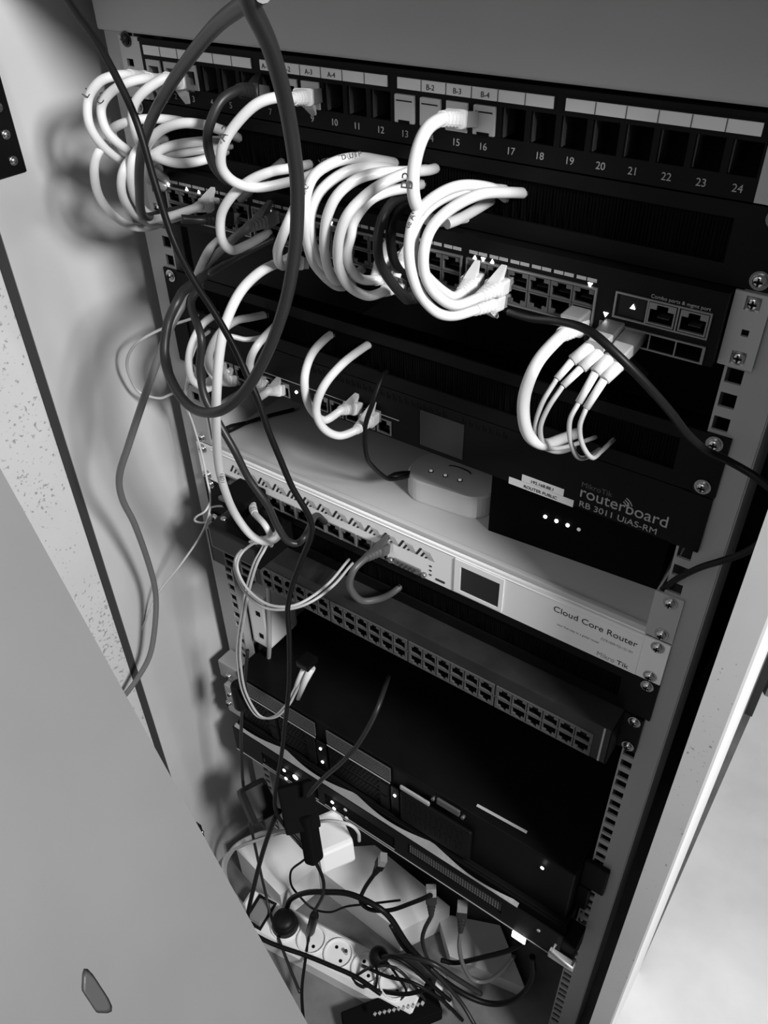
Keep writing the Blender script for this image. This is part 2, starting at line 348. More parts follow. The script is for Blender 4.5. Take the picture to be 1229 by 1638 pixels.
b = MB(); b.plate(402, 457, 102, 117.6, Y3 - 1, Y3, [(403, 421, 103, 116.6), (422, 438.3, 103, 116.6), (439.3, 456, 103, 116.6)]); b.plate(395, 457.6, 121.6, 132.4, Y3 - 1, Y3, [(396 + 15.2 * i, 410.4 + 15.2 * i, 122.6, 131.4) for i in range(4)])
part('port_frame', b, 'port', t)
port(t, 429.9, Y3, 109.8, 15.4, 12.6, True); port(t, 447.8, Y3, 109.8, 15.4, 12.6, True)
b = MB().box(404.5, 420, Y3 + .3, Y3 + 1, 103.5, 116); part('status_window', b, 'gloss', t); led(t, 413, Y3, 109, 1.5, 'led', '^')
b = MB()
for i in range(4): b.box(396 + 15.2 * i, 410.4 + 15.2 * i, 10, 12, 122.6, 131.5)
part('fibre_port_back', b, 'void', t)
text('Combo ports & mgmt port', 422, 101.2, Y3 - .1, 3.0, 'print', t)
for x0, x1, hx in ((0, 19, 8.7), (463.6, 482.6, 473.9)):
    b = MB().plate(x0, x1, 89.6, 132.8, -3, -1, [(hx - 4, hx + 4, holez(3, 0) - 4, holez(3, 0) + 4), (hx - 4, hx + 4, holez(3, 2) - 4, holez(3, 2) + 4), (hx - 2, hx + 2, 110, 114)]); b.m = 1; b.box(hx - 5, hx + 5, -1, 0, 91, 132); part('mounting_ear', b, ['ear', 'void'], t, 'grey steel ear')
    screw(t, hx, holez(3, 0), -1); screw(t, hx, holez(3, 2), -1)

# ------------------------------------------------------------------ U6 routerboard
t = thing('rack_router', 'black rack router with small screen and two paper stickers', 'router', (241, 50, 266.6))
Y6 = -2
ports6 = [24 + 15.3 * i + 6 for i in range(7)]; ports6 = [31, 47, 63, 79, 95, 111, 126.5, 172, 188, 204, 219.5, 231.5]
ports6 = [46, 62, 78, 94, 110, 126.5, 168, 184, 200, 215.5, 231]
b = MB().plate(20, 463, 222.6, 266.4, Y6, 0, [(p - 6.7, p + 6.7, 251.2, 264.4) for p in ports6]); b.box(20, 463, 0, 92, 222.6, 224); b.box(20, 463, 18, 92, 224, 266.4); b.box(20, 463, 0, 18, 265, 266.4)
part('chassis', b, 'black', t)
for p in ports6: port(t, p, Y6, 257.8, 13.6, 13.2, True)
b = MB()
for i in range(34):
    x = 150 + i * 5.6
    if not 285 < x < 300: b.box(x, x + 1.2, Y6 - .15, Y6, 226, 231); b.box(x + 2.2, x + 3.4, Y6 - .15, Y6, 228, 231)
part('vent_slots', b, 'void', t)
for x, z in ((141, 256), (152, 257), (153, 262.5)): led(t, x, Y6, z, 1.3)
b = MB().box(100, 245, Y6 - .2, Y6, 247.6, 248.2); part('print_line', b, 'print', t)
b = MB().bbox(265, 303, Y6 - .8, Y6, 231, 262, .4); part('screen', b, 'screen', t)
for zz, x0, x1, s in ((255.5, 352.6, 385.3, '192.168.88.1'), (261.7, 342.5, 393.5, 'ROUTER PUBLIC')):
    b = MB().box(x0, x1, Y6 - .4, Y6, zz, zz + 5.8); o = part('sticker', b, 'paper', t); text(s, (x0 + x1) / 2, zz + 4.4, Y6 - .5, 3.6, 'ccrd', o, align='CENTER')
text('MikroTik', 397, 247.6, Y6 - .1, 6, 'portd', t); text('routerboard', 396.5, 256.3, Y6 - .1, 13.2, 'print', t, sx=.95); text('RB 3011 UiAS-RM', 397.3, 264.6, Y6 - .1, 7, 'print', t, sx=1.08)
b = MB()
for r in (4, 6, 8):
    for k in range(6):
        a0 = math.radians(20 + k * 8); a1 = math.radians(28 + k * 8)
        b.add([(426 + rr * math.cos(a), Y6 - .2, 252 - rr * math.sin(a)) for rr, a in ((r, a0), (r + .8, a0), (r + .8, a1), (r, a1))], [(0, 1, 2, 3)])
part('radio_waves', b, 'print', t)
b = MB().bbox(463, 482, -3, -1, 222.6, 266.4, .5); part('mounting_ear', b, 'black', t); b = MB().bbox(0, 19, -3, -1, 222.6, 266.4, .5); part('mounting_ear', b, 'black', t)

# ------------------------------------------------------------------ U8 tray, things on it
t = thing('rack_shelf', 'grey painted rack shelf on which hub and black modem stand', 'shelf', (241, 100, 355))
b = MB().bbox(19, 463, -1, 300, 352, 354, .6); b.bbox(19, 463, -1.5, 4, 349.5, 354.8, 1.2); part('shelf_plate', b, 'tray', t)
for x in (19, 461.5): b = MB().box(x, x + 1.5, 2, 300, 316, 353); part('side_wall', b, 'tray', t)
for x0, x1, hx in ((0, 20.5, 8.7), (462, 482.6, 473.9)):
    b = MB().bbox(x0, x1, -2, 0, 311.6, 355, .5); part('mounting_ear', b, 'ear', t); screw(t, hx, holez(8, 0), -2); screw(t, hx, holez(8, 2), -2)
t = thing('network_hub', 'small pale hub with rounded ends and three lights on the shelf', 'hub', (262, 60, 352))
def stad(x0, x1, y0, y1, r, n=8):
    pts = []
    for cxx, cyy, a0 in ((x1 - r, y1 - r, 0), (x0 + r, y1 - r, 90), (x0 + r, y0 + r, 180), (x1 - r, y0 + r, 270)):
        for k in range(n + 1): a = math.radians(a0 + 90 * k / n); pts.append((cxx + r * math.cos(a), cyy + r * math.sin(a)))
    return pts
def rot2(pts, cx_, cy_, deg): c, s = math.cos(math.radians(deg)), math.sin(math.radians(deg)); return [(cx_ + (x - cx_) * c - (y - cy_) * s, cy_ + (x - cx_) * s + (y - cy_) * c) for x, y in pts]
sp = rot2(stad(221, 303, 34, 82, 20), 260, 50, 5)
b = MB(); sc = lambda k: [(262 + (x - 262) * k, 58 + (y - 58) * k) for x, y in sp]
b.rings([[(x, y, 351.8) for x, y in sc(.98)], [(x, y, 350) for x, y in sc(1)], [(x, y, 331) for x, y in sc(1)], [(x, y, 329) for x, y in sc(.96)]], sm=False); part('housing', b, 'hub', t)
for xx in (242, 256, 270): b = MB().cyl((xx, 52 + (xx - 256) * .09, 329), (0, 0, -1), 2.4, .4, 14); part('bezel_ring', b, 'void', t); b = MB().cyl((xx, 52 + (xx - 256) * .09, 328.6), (0, 0, -1), 1.5, .5, 12); part('indicator_light', b, 'leddim', t)
b = MB().tube([(262 + 11 * math.cos(a / 10 * math.pi), 66 + 3 * math.sin(a / 10 * math.pi), 328.6) for a in range(11)], .5, 6); part('embossed_mark', b, 'void', t)
t = thing('modem', 'black modem box with row of four lights under the black router', 'modem', (382, 60, 352))
b = MB(); c4 = rot2([(311, 33), (454, 33), (454, 120), (311, 120)], 311, 33, 4)
b.rings([[(x, y, 351.8) for x, y in c4], [(x, y, 272) for x, y in c4]], sm=False); part('housing', b, 'matte', t)
for i, m_ in ((0, 'led'), (1, 'led'), (2, 'led'), (3, 'leddim')):
    p = at(873 + 17.3 * i, 826 + 7.5 * i, 36); led(t, p[0], 33 + (p[0] - 311) * .07 - .5, p[2], 1.5, m_)

# ------------------------------------------------------------------ U9 white router
t = thing('rack_router', 'white rack router with triangular vents and square screen', 'router', (241, 100, 399.6))
Y9 = -3
p9 = [99 + 17.9 * i for i in range(8)]
b = MB().plate(20, 463, 356.4, 399.6, Y9, 0, [(p - 8, p + 8, 384.4, 398.4) for p in p9] + [(30, 62, 384, 398)]); b.box(20, 463, 0, 230, 356.4, 358); b.box(20, 463, 20, 230, 358, 399.6); b.box(20, 463, 0, 20, 398.4, 399.6)
b.add([(20, -3, 359), (463, -3, 359), (463, 0, 355.4), (20, 0, 355.4), (20, -3.8, 359.4), (463, -3.8, 359.4)], [(0, 1, 2, 3), (4, 5, 1, 0)]); part('chassis', b, 'ccr', t)
for p in p9: port(t, p, Y9, 391.4, 16, 14, True)
b = MB().plate(28, 64, 382.5, 399, Y9 - 1, 0, [(30, 62, 384, 398)]); b.m = 1; b.box(30, 62, 16, 18, 384, 398); part('fibre_cage', b, ['port', 'void'], t)
b = MB(); b2 = MB()
for i in range(13):
    x = 43 + 18.2 * i
    def bar(bb, xa, za, L, wd):
        s = L * .7; bb.add([(xa, Y9 - .25, za), (xa + wd, Y9 - .25, za), (xa + wd + s * .55, Y9 - .25, za - s), (xa + s * .55, Y9 - .25, za - s)], [(0, 1, 2, 3)])
    bar(b, x, 376, 13, 2.4); bar(b, x + 5.2, 376, 8, 2.2); bar(b, x + 9.6, 376, 3.2, 2.2)
    for k in range(4):
        xa = x + 7 + k * 2.3; b2.add([(xa, Y9 - .2, 368 - 0), (xa + .8, Y9 - .2, 368), (xa + 7.8 - k * .6, Y9 - .2, 376), (xa + 7 - k * .6, Y9 - .2, 376)], [(0, 1, 2, 3)])
part('vent_slots', b, 'ccrd', t); part('vent_hatching', b2, 'print', t)
b = MB().plate(301.5, 347.5, 361, 397.5, Y9 - 1.2, Y9, [(307.5, 344, 367, 394)]); part('screen_bezel', b, 'ccr', t)
b = MB().box(307.5, 344, Y9 - .6, Y9, 367, 394); part('screen', b, 'screen', t)
b = MB().bbox(240, 268, Y9 - 2, Y9, 391, 398.4, .8); b.m = 1
for i in range(5): b.cyl((245 + 4.4 * i, Y9 - 2, 393.4), (0, -1, 0), .9, .8, 8)
for i in range(4): b.cyl((247.2 + 4.4 * i, Y9 - 2, 396.2), (0, -1, 0), .9, .8, 8)
b.m = 0; b.cyl((236.5, Y9, 394.8), (0, -1, 0), 2.4, 3.5, 6); b.cyl((271.5, Y9, 394.8), (0, -1, 0), 2.4, 3.5, 6); part('serial_connector', b, ['port', 'ccrd'], t)
b = MB()
for zz in (382, 387, 392): b.box(276, 278.5, Y9 - .3, Y9, zz, zz + 1.4)
b.box(283, 292, Y9 - .4, Y9, 393.5, 395.6); part('button_row', b, 'ccrd', t)
text('Cloud Core Router', 391, 371.2, Y9 - .1, 8.2, 'ccrd', t, sx=1.04); text('CCR1009-7G-1C-1S+', 432, 379.2, Y9 - .1, 3.2, 'print', t, sx=.9)
text('your first step to a global router', 396, 384.5, Y9 - .1, 3.0, 'print', t, sx=.9); text('Mikro', 431, 397.2, Y9 - .1, 6.5, 'print', t, sx=.95); text('Tik', 447.5, 397.2, Y9 - .1, 6.5, 'ccrd', t, sx=1.1)
for x0, x1, hx in ((0, 20, 8.7), (463, 482.6, 473.9)):
    b = MB().bbox(x0, x1, -3, -1, 356.4, 399.6, .6); part('mounting_ear', b, 'ccr', t); screw(t, hx, holez(9, 0), -3); screw(t, hx, holez(9, 2), -3)

# ------------------------------------------------------------------ U11 lower switch
Y11 = -26
t = thing('network_switch', 'lower black 48 port switch with four empty port groups', 'network switch', (241, 60, 488.6))
cols = [91 + 7.2 + 14.45 * i + 3.4 * (i // 6) for i in range(24)]
holes = [(c - 6.6, c + 6.6, 461, 473) for c in cols] + [(c - 6.6, c + 6.6, 474.4, 486.4) for c in cols] + [(40 + 22 * k, 58 + 22 * k, 463, 473) for k in range(2)] + [(40 + 22 * k, 58 + 22 * k, 475, 485) for k in range(2)]
b = MB().plate(20, 462, 445.4, 488.4, Y11, Y11 + 1.5, holes); b.bbox(20, 462, Y11 + 1.5, 200, 445.4, 447, .5); b.box(20, 462, Y11 + 18, 200, 447, 488.4); b.box(20, 462, Y11 + 1.5, Y11 + 18, 487.2, 488.4); b.box(20, 22, Y11 + 1.5, Y11 + 18, 447, 487.2); b.box(460, 462, Y11 + 1.5, Y11 + 18, 447, 487.2)
part('chassis', b, 'black_lit', t)  # lighter black than the other chassis, lamp light put into the colour
for c in cols: port(t, c, Y11, 467, 13.4, 12, True, 'portd'); port(t, c, Y11, 480.4, 13.4, 12, False, 'portd')
b = MB()
for g in range(4):
    x0, x1 = cols[g * 6] - 8, cols[g * 6 + 5] + 8; b.plate(x0, x1, 459.6, 487.4, Y11 - 1, Y11, [(x0 + 1.1, x1 - 1.1, 460.8, 486.4)])
b.box(cols[0] - 8, cols[-1] + 8, Y11 - 1, Y11, 473.2, 474.2); part('port_frame', b, 'portd', t)
for k in range(2):
    for zz in (468, 480): b = MB().plate(39 + 22 * k, 59 + 22 * k, zz - 6, zz + 6, Y11 - 1, Y11, [(40.5 + 22 * k, 57.5 + 22 * k, zz - 4.6, zz + 4.6)]); part('fibre_port', b, 'portd', t)
b = MB().box(455.6, 457.2, Y11 - .6, Y11, 446, 488); part('edge_highlight', b, 'ear', t, 'highlight painted along the face edge')  # pale strip drawn as the highlight on the right edge of the face
for x0, x1, hx in ((0, 20, 8.7), (462, 479, 472)):
    b = MB().bbox(x0, x1, -3, -1, 445.4, 488.4, .6); b.box(19 if x0 == 0 else 461.5, 20.5 if x0 == 0 else 463, -26, 20, 446, 488); part('mounting_ear', b, 'black', t); screw(t, hx, holez(11, 0), -3); screw(t, hx, holez(11, 2), -3)

# ------------------------------------------------------------------ servers
t = thing('rack_server', 'upper black two unit server with perforated drive bays', 'server', (241, 250, 754))
b = MB().bbox(20, 462, -27, 540, 668.5, 754, 1.5); part('chassis', b, 'black', t)
YA = -30
def perf(x0, x1, z0, z1, y, px, pz, hw, hh):
    hs = []; z = z0 + 1.2; k = 0
    while z + hh < z1:
        x = x0 + 1.2 + (px / 2 if k % 2 else 0)
        while x + hw < x1: hs.append((x, x + hw, z, z + hh)); x += px
        z += pz; k += 1
    return hs
for x0, x1 in ((24, 143), (160, 248)):
    b = MB(); 
    hs = perf(x0, x1, 672, 694, YA, 3.4, 3.2, 2.1, 1.7)
    # rows of perforations as individual plates to keep the mesh light
    rows = {}
    for h in hs: rows.setdefault(round(h[2], 2), []).append(h)
    zs = sorted(rows)
    for i, z in enumerate(zs): b.plate(x0, x1, z - 1.5 if i else 672, (zs[i + 1] - 1.5) if i + 1 < len(zs) else 695, YA, YA + 1.5, rows[z])
    part('vent_grille', b, 'portd', t)
    b = MB().box(x0, x1, YA - .8, YA, 697, 698.2); part('trim_line', b, 'print', t)
    n = 2 if x0 < 100 else 1; wd = (x1 - x0) / n
    for i in range(n):
        a, c = x0 + i * wd + 1, x0 + (i + 1) * wd - 1; o = MB()
        for zz in (701, 726):
            hs = perf(a, c - 14, zz, zz + 22, YA, 5, 5, 2.6, 2.2); rows = {}
            for h in hs: rows.setdefault(round(h[2], 2), []).append(h)
            zs = sorted(rows)
            for j, z in enumerate(zs): o.plate(a, c - 12, z - 2 if j else zz, (zs[j + 1] - 2) if j + 1 < len(zs) else zz + 23, YA, YA + 1.5, rows[z])
            o.bbox(c - 12, c, YA - 2, YA + 1.5, zz, zz + 23, 1.2)
        part('drive_bay', o, 'black', t)
for x, z in ((150, 712), (151, 737), (254.5, 714)): led(t, x, YA - 1, z, 1.8)
b = MB().bbox(144, 158, YA - 1, YA + 1, 700, 752, .8); b.bbox(249, 260, YA - 1, YA + 1, 700, 752, .8); part('light_column', b, 'gloss', t)
b = MB().bbox(263, 352, YA - 4, YA + 1, 694, 750, 2.5); 
for i in range(12): b.box(268 + i * 6.4, 270.5 + i * 6.4, YA - 4.6, YA - 4, 702, 718 - (i % 3)); b.box(268 + i * 6.4, 270.5 + i * 6.4, YA - 4.6, YA - 4, 724, 742 - (i % 4))
part('disc_drive_bay', b, 'black', t)
b = MB().bbox(262, 300, YA - 3, YA, 686, 693, 2); part('release_latch', b, 'ear', t)
p = at(720, 1290, YA); b = MB().bbox(p[0] - 15, p[0] + 13, YA - 3, YA, p[2] - 5, p[2] + 5, 1.5); b.cyl((p[0] + 17, YA, p[2] + 1), (0, -1, 0), 2.2, 4, 6); b.cyl((p[0] - 19, YA, p[2]), (0, -1, 0), 2.2, 4, 6); part('video_connector', b, 'portd', t)
p = at(868, 1388, YA); led(t, p[0], YA, p[2], 1.8)
a_, c_ = at(762, 1292, 0), at(842, 1336, 0)
p = atz(762, 1290, 668.4); q_ = atz(842, 1334, 668.4); dx = Vector((q_[0] - p[0], q_[1] - p[1])); nn = Vector((-dx.y, dx.x)).normalized() * 3.2
b = MB().add([(p[0], p[1], 667.9), (q_[0], q_[1], 667.9), (q_[0] + nn.x, q_[1] + nn.y, 667.9), (p[0] + nn.x, p[1] + nn.y, 667.9)], [(0, 1, 2, 3)]); part('white_stripe', b, 'jack', t, 'pale stripe sticker')
b = MB().bbox(462, 487, -6, -1, 671, 716, 1.5); b.bbox(462, 475, -8, -1, 716, 756, 1.5); part('mounting_ear', b, 'black', t)
b = MB().bbox(-14, 19, -24, -1, 671, 700, 2); b.bbox(-2, 19, -32, -6, 700, 752, 2); part('mounting_ear', b, 'clear', t, 'pale left ear')
for x, z in ((2, 690), (8, 712), (2, 734)): screw(t, x, z, -32 if z > 700 else -24)

t = thing('rack_server', 'lower thin black server with bright lit button at its right end', 'server', (241, 250, 808))
YB = -44
b = MB().bbox(14, 466, YB + 12, 540, 757, 806, 1); part('chassis', b, 'black', t)
b = MB(); top = []
n = 60
for i in range(n + 1):
    x = 16 + 400 * i / n; top.append((x, -33 - 7 * abs(math.sin(x * .0295 + .4)) - 5 * max(0, (x - 330) / 86)))
b.add([(x, y, 756.2) for x, y in top] + [(x, YB + 1, 758.5) for x, y in top], [(i, i + 1, n + 2 + i, n + 1 + i) for i in range(n)])
part('top_lip', b, 'alu', t, 'bare metal lip')
b = MB().plate(14, 468, 759, 806, YB, YB + 2, [(60, 150, 776, 800), (160, 262, 776, 800), (280, 400, 768, 790)]); b.m = 1; b.box(14, 468, YB + 9, YB + 12, 759, 806); part('front_bezel', b, ['black', 'void'], t)
for x0, x1 in ((62, 148), (162, 260)):
    b = MB().bbox(x0, x1, YB + 1, YB + 8, 778, 798, 1); part('drive_bay', b, 'matte', t); b = MB().box(x0 - 2, x1 + 2, YB - 1, YB, 799.5, 800.8); part('trim_line', b, 'alu', t)
b = MB()
for i in range(38):
    for k in range(4): x = 282 + i * 3.1; b.bbox(x, x + 2.2, YB + 1, YB + 3, 769 + k * 5, 772 + k * 5, .3)
part('vent_mesh', b, 'portd', t)
for u, v in ((455, 1232), (458, 1245), (532, 1283), (535, 1293), (473, 1243), (475, 1255)):
    p = at(u, v, YB - 1); led(t, p[0], YB - 1, p[2], 2.2 if u < 470 or u > 500 else 4)
for u, v in ((553, 1295), (555, 1308)):
    p = at(u, v, YB - 1); led(t, p[0], YB - 1, p[2], 2.4, 'leddim')
p = at(830, 1500, YB - 1); b = MB().bbox(p[0] - 8, p[0] + 8, YB - 2, YB, p[2] - 6.5, p[2] + 5.5, 1); part('lit_button', b, 'led', t, 'bright white lit button')
b = MB().box(14, 468, YB - .6, YB, 804.6, 806); part('trim_line', b, 'ear', t)
p = at(862, 1488, YB); b = MB().cyl((p[0], YB, p[2]), (0, -1, 0), 2, 1, 12); part('thumb_hole', b, 'print', t)
b = MB().bbox(466, 482, YB + 2, YB + 30, 770, 806, 1.5); part('mounting_ear', b, 'black', t)
p = at(890, 1525, YB - 6); p2 = at(912, 1552, YB - 6)
b = MB().tube([(p[0] - 4, YB, p[2] - 4), (p[0] - 4, YB - 8, p[2] - 3), (p2[0] + 2, YB - 8, p2[2] - 12), (p2[0] + 2, YB, p2[2] - 12)], 1.6, 8); b.bbox(p[0] - 8, p2[0] + 3, YB - 7, YB, p2[2] - 10, p2[2], 1.2); part('pull_handle', b, 'ear', t, 'metal pull handle')
t = thing('slide_rail', 'grey steel slide bracket beside right end of the lower server', 'bracket', (470, 30, 860))
b = MB().bbox(462.5, 466, 4, 200, 757.5, 850, 1); b.bbox(455, 466, 4, 8, 810, 850, 1); part('bracket_plate', b, 'ear', t)
b = MB().bbox(470, 473, 5, 60, 720, 850, 1); part('side_flange', b, 'rail', t)

# ------------------------------------------------------------------ cables
def cr(P, n=10):
    P = [Vector(p) for p in P]; out = []
    for i in range(len(P) - 1):
        p0 = P[i - 1] if i else P[0] * 2 - P[1]; p1, p2 = P[i], P[i + 1]; p3 = P[i + 2] if i + 2 < len(P) else P[-1] * 2 - P[-2]
        for k in range(n):
            s = k / n; out.append(.5 * ((2 * p1) + (p2 - p0) * s + (2 * p0 - 5 * p1 + 4 * p2 - p3) * s * s + (3 * p1 - p0 - 3 * p2 + p3) * s ** 3))
    out.append(P[-1]); return out
def rrect(w, h, r, n=3):
    pts = []
    for cx_, cz_, a0 in ((w / 2 - r, h / 2 - r, 0), (-w / 2 + r, h / 2 - r, 90), (-w / 2 + r, -h / 2 + r, 180), (w / 2 - r, -h / 2 + r, 270)):
        for k in range(n + 1): a = math.radians(a0 + 90 * k / n); pts.append((cx_ + r * math.cos(a), cz_ + r * math.sin(a)))
    return pts
def plug_parts(parent, p0, p1, rc, mboot, up=(0, 0, -1), latch=True, short=False):
    """modular plug from the port face p0 towards p1: clear body, ridged boot, latch guard"""
    p0, p1 = Vector(p0), Vector(p1); ax = (p1 - p0); L = max(ax.length, 24); ax = ax.normalized()
    upv = Vector(up); upv = (upv - ax * upv.dot(ax)).normalized(); sd = ax.cross(upv)
    def ring(t, w, h, r, off=0): return [p0 + ax * t + sd * a + upv * (c + off) for a, c in rrect(w, h, r)]
    B0 = L * .52 if short else 6
    b = MB().rings([ring(-6, 11.6, 8.4, .5), ring(B0 + 3, 11.6, 8.4, .5)], sm=False); b.box; part('connector', b, 'clear', parent, 'grey see-through connector')
    b = MB(); e = L
    B1 = B0 + 3 if short else 16
    rs = [ring(B0, 12.6, 9.6, 1.4), ring(B1, 12.6, 9.8, 2)]; k = 0; t0 = B1 + .5; step = max((e - B1 - 2) / 8, 1.2)
    while t0 < e - .5:
        s = (t0 - B1) / (e - B1); w0 = 12.4 * (1 - s) + rc * 2.3 * s; h0 = 9.4 * (1 - s) + rc * 2.3 * s; g = 1.0 if k % 2 else .86
        rs.append(ring(t0, w0 * g, h0 * g, min(w0, h0) * g * .42)); k += 1; t0 += step
    rs.append(ring(e, rc * 2.3, rc * 2.3, rc * 1.1)); b.rings(rs, sm=False); bo = part('boot', b, mboot, parent)
    if latch:
        b = MB(); pr = [(7, 5.2), (1.5, 10.6), (3.2, 11.6), (13, 7.4), (19, 4.2), (8, 4.2)]; ws = [2.6, 1.6, 1.6, 2.8, 3.6, 3.0]
        b.rings([[p0 + ax * s + upv * h + sd * w_ for (s, h), w_ in zip(pr, ws)], [p0 + ax * s + upv * h - sd * w_ for (s, h), w_ in zip(pr, ws)]], sm=False); part('latch_guard', b, mboot, bo)
def cable(label, pts, r, m, plug=None, end=None, group=None, name='patch_cable', cat='cable', Y=None, n=12, up=(0, 0, -1), marks=None, latch=True, tail=None, short=False, rest=1):
    P = [at(*p) if len(p) == 3 else at(p[0], p[1], Y) for p in pts]
    P = [p if p[2] < FLOOR - r - rest else atz(q[0], q[1], FLOOR - r - rest) for p, q in zip(P, pts)]
    if tail: P.append(tail)
    t = thing(name, label, cat, tuple(P[0]), group)
    Q = P[:]
    if plug: plug_parts(t, P[0], P[1], r, plug, up, latch, short); Q = [tuple(Vector(P[0]).lerp(Vector(P[1]), .7))] + P[1:]
    if end: plug_parts(t, P[-1], P[-2], r, end, up, latch); Q = Q[:-1] + [tuple(Vector(P[-1]).lerp(Vector(P[-2]), .7))]
    part('jacket', MB().tube(cr(Q), r, n), m, t)
    if marks:
        for s, u, v, yy, size, ang in marks:
            o_ = Vector(CP); dr = ray(u, v); dr = Vector((dr[0], dr[2], dr[1])).normalized()
            c_ = min(cr(Q), key=lambda k: ((k - o_) - dr * (k - o_).dot(dr)).length); cdir = (o_ - c_).normalized()
            p = c_ + cdir * (r + .15)
            rt = Matrix((right, -down, -fwd)).transposed().to_4x4() @ Matrix.Rotation(math.radians(ang), 4, 'Z')
            text(s, 0, 0, 0, size, 'ccrd', t, 'marking', rot=rt, loc=V(*p), align='CENTER', extrude=.05)
    return t
W = 3.1
# --- top left white loops into the patch panel
cable('white patch cable marked L1, outermost loop at the upper left', [(243, 132, -2), (207, 120, -48), (180, 122, -62), (157, 133, -70), (141, 160, -76), (143, 199, -80), (163, 232, -74), (192, 255, -58), (215, 262, -35), (250, 262, -10), (275, 258, 8)], W, 'white', 'whiteb', marks=[('L1', 147, 152, -73, 7, 60)], short=True, up=(0, 0, 1))
cable('white patch cable marked C2, second loop at the upper left', [(262, 137, -2), (238, 125, -45), (207, 131, -60), (177, 148, -66), (162, 173, -70), (169, 206, -72), (189, 229, -66), (212, 244, -52), (240, 252, -25), (290, 256, 8)], W, 'white', 'whiteb', marks=[('C2', 166, 160, -68, 7, 60)], short=True, up=(0, 0, 1))
cable('white patch cable with short boot, third loop at the upper left', [(300, 138, -2), (266, 124, -42), (240, 139, -52), (220, 158, -58), (212, 180, -60), (216, 207, -60), (226, 235, -52), (242, 258, -30), (262, 275, -4), (285, 285, 6)], W, 'white', 'whiteb', marks=[('C', 214, 168, -60, 7, 60)], short=True, up=(0, 0, 1))
cable('white cable, wide lower left loop reaching furthest down left', [(205, 262, -20), (180, 230, -50), (163, 236, -72), (151, 264, -80), (156, 307, -82), (176, 339, -74), (205, 360, -54), (234, 364, -36), (262, 356, -12)], W, 'white')
cable('white cable, narrow lower left loop inside the wide one', [(255, 245, 5), (225, 246, -40), (203, 262, -66), (194, 290, -72), (199, 320, -66), (218, 345, -48), (245, 358, -30), (272, 352, -12)], W, 'white')
cable('white cable bending down behind the black cable at upper left', [(262, 240, 5), (236, 232, -42), (217, 244, -62), (209, 275, -68), (214, 310, -62), (232, 338, -48), (262, 352, -30), (292, 345, -12)], W, 'white')
cable('white cable, topmost flat arc left of the dark plug', [(310, 200, 8), (283, 193, -25), (246, 190, -48), (208, 194, -60), (180, 208, -62), (190, 230, -55), (225, 250, -35), (262, 262, 4)], W, 'white')
cable('white cable, largest flat arc ending under the A3 loop', [(385, 222, 8), (364, 212, -30), (332, 201, -52), (293, 197, -62), (260, 207, -66), (238, 228, -66), (232, 250, -52), (250, 275, -30), (270, 290, -5)], W, 'white')
cable('white cable, middle flat arc left of centre', [(365, 225, 8), (325, 226, -35), (276, 233, -52), (245, 247, -60), (232, 262, -58), (236, 285, -45), (262, 300, -12)], W, 'white')
cable('white cable, lowest flat arc left of centre', [(365, 240, 8), (338, 252, -38), (306, 260, -52), (276, 260, -58), (248, 250, -60), (236, 240, -50), (250, 225, -15), (270, 222, 6)], W, 'white')
cable('grey cable, thin arc between the flat white arcs', [(375, 232, 8), (340, 238, -30), (300, 244, -46), (262, 250, -54), (240, 262, -54)], 2.6, 'lgrey')
# A3 and its neighbours
cable('white patch cable marked A3 in a big loop left of centre', [(503, 152, -2), (470, 158, -44), (442, 156, -58), (407, 169, -68), (372, 206, -76), (355, 240, -80), (356, 270, -78), (377, 292, -70), (413, 300, -58), (462, 291, -42), (490, 283, -34), (530, 264, 6)], W, 'white', 'whiteb', marks=[('A3', 365, 214, -74, 8, 62)], short=True, up=(0, 0, 1))
cable('white cable looping down through the grey booted plug', [(500, 262, 8), (465, 269, -40), (433, 275, -52), (398, 290, -60), (370, 315, -66), (354, 345, -68), (355, 382, -66), (371, 400, -58), (397, 391, -46), (430, 372, -14)], W, 'white')
cable('dark grey patch cable in the patch panel left of A3', [(418, 148, -2), (382, 144, -42), (355, 160, -56), (338, 193, -64), (332, 225, -66), (342, 264, -60), (364, 290, -50), (392, 308, -20), (410, 312, 6)], W, 'dgrey', 'dgrey', short=True)
cable('grey cable stub rising between A3 loop and black loop', [(385, 318, -30), (405, 300, -38), (430, 278, -30), (453, 258, 4)], 3, 'grey')
# central bundle
cable('white printed cable, outermost loop of the central bundle', [(640, 262, 10), (612, 257, -20), (573, 252, -44), (534, 260, -60), (503, 281, -72), (490, 314, -78), (489, 353, -80), (493, 392, -74), (505, 425, -60), (530, 446, -44), (570, 440, -12)], W, 'white', marks=[('VERIFIED UTP', 545, 259, -56, 4.2, 12), ('U/UTP', 495, 300, -74, 4.2, 65)])
cable('white cable, second loop of the central bundle', [(640, 275, 10), (617, 268, -20), (577, 268, -44), (542, 281, -58), (512, 307, -70), (498, 340, -76), (497, 372, -76), (505, 405, -66), (525, 432, -48), (560, 445, -14)], W, 'white')
cable('white cable, third loop of the central bundle', [(690, 270, 10), (655, 274, -28), (612, 276, -46), (573, 286, -60), (541, 311, -72), (524, 346, -76), (519, 385, -74), (522, 418, -66), (535, 447, -52), (565, 455, -14)], W, 'white')
cable('white cable, fourth loop of the central bundle reaching lowest', [(700, 268, 10), (687, 272, -18), (651, 277, -44), (612, 294, -58), (580, 317, -68), (555, 346, -76), (542, 385, -76), (542, 425, -68), (558, 457, -60), (588, 473, -52), (615, 466, -46), (640, 452, -12)], W, 'white', end='whiteb')
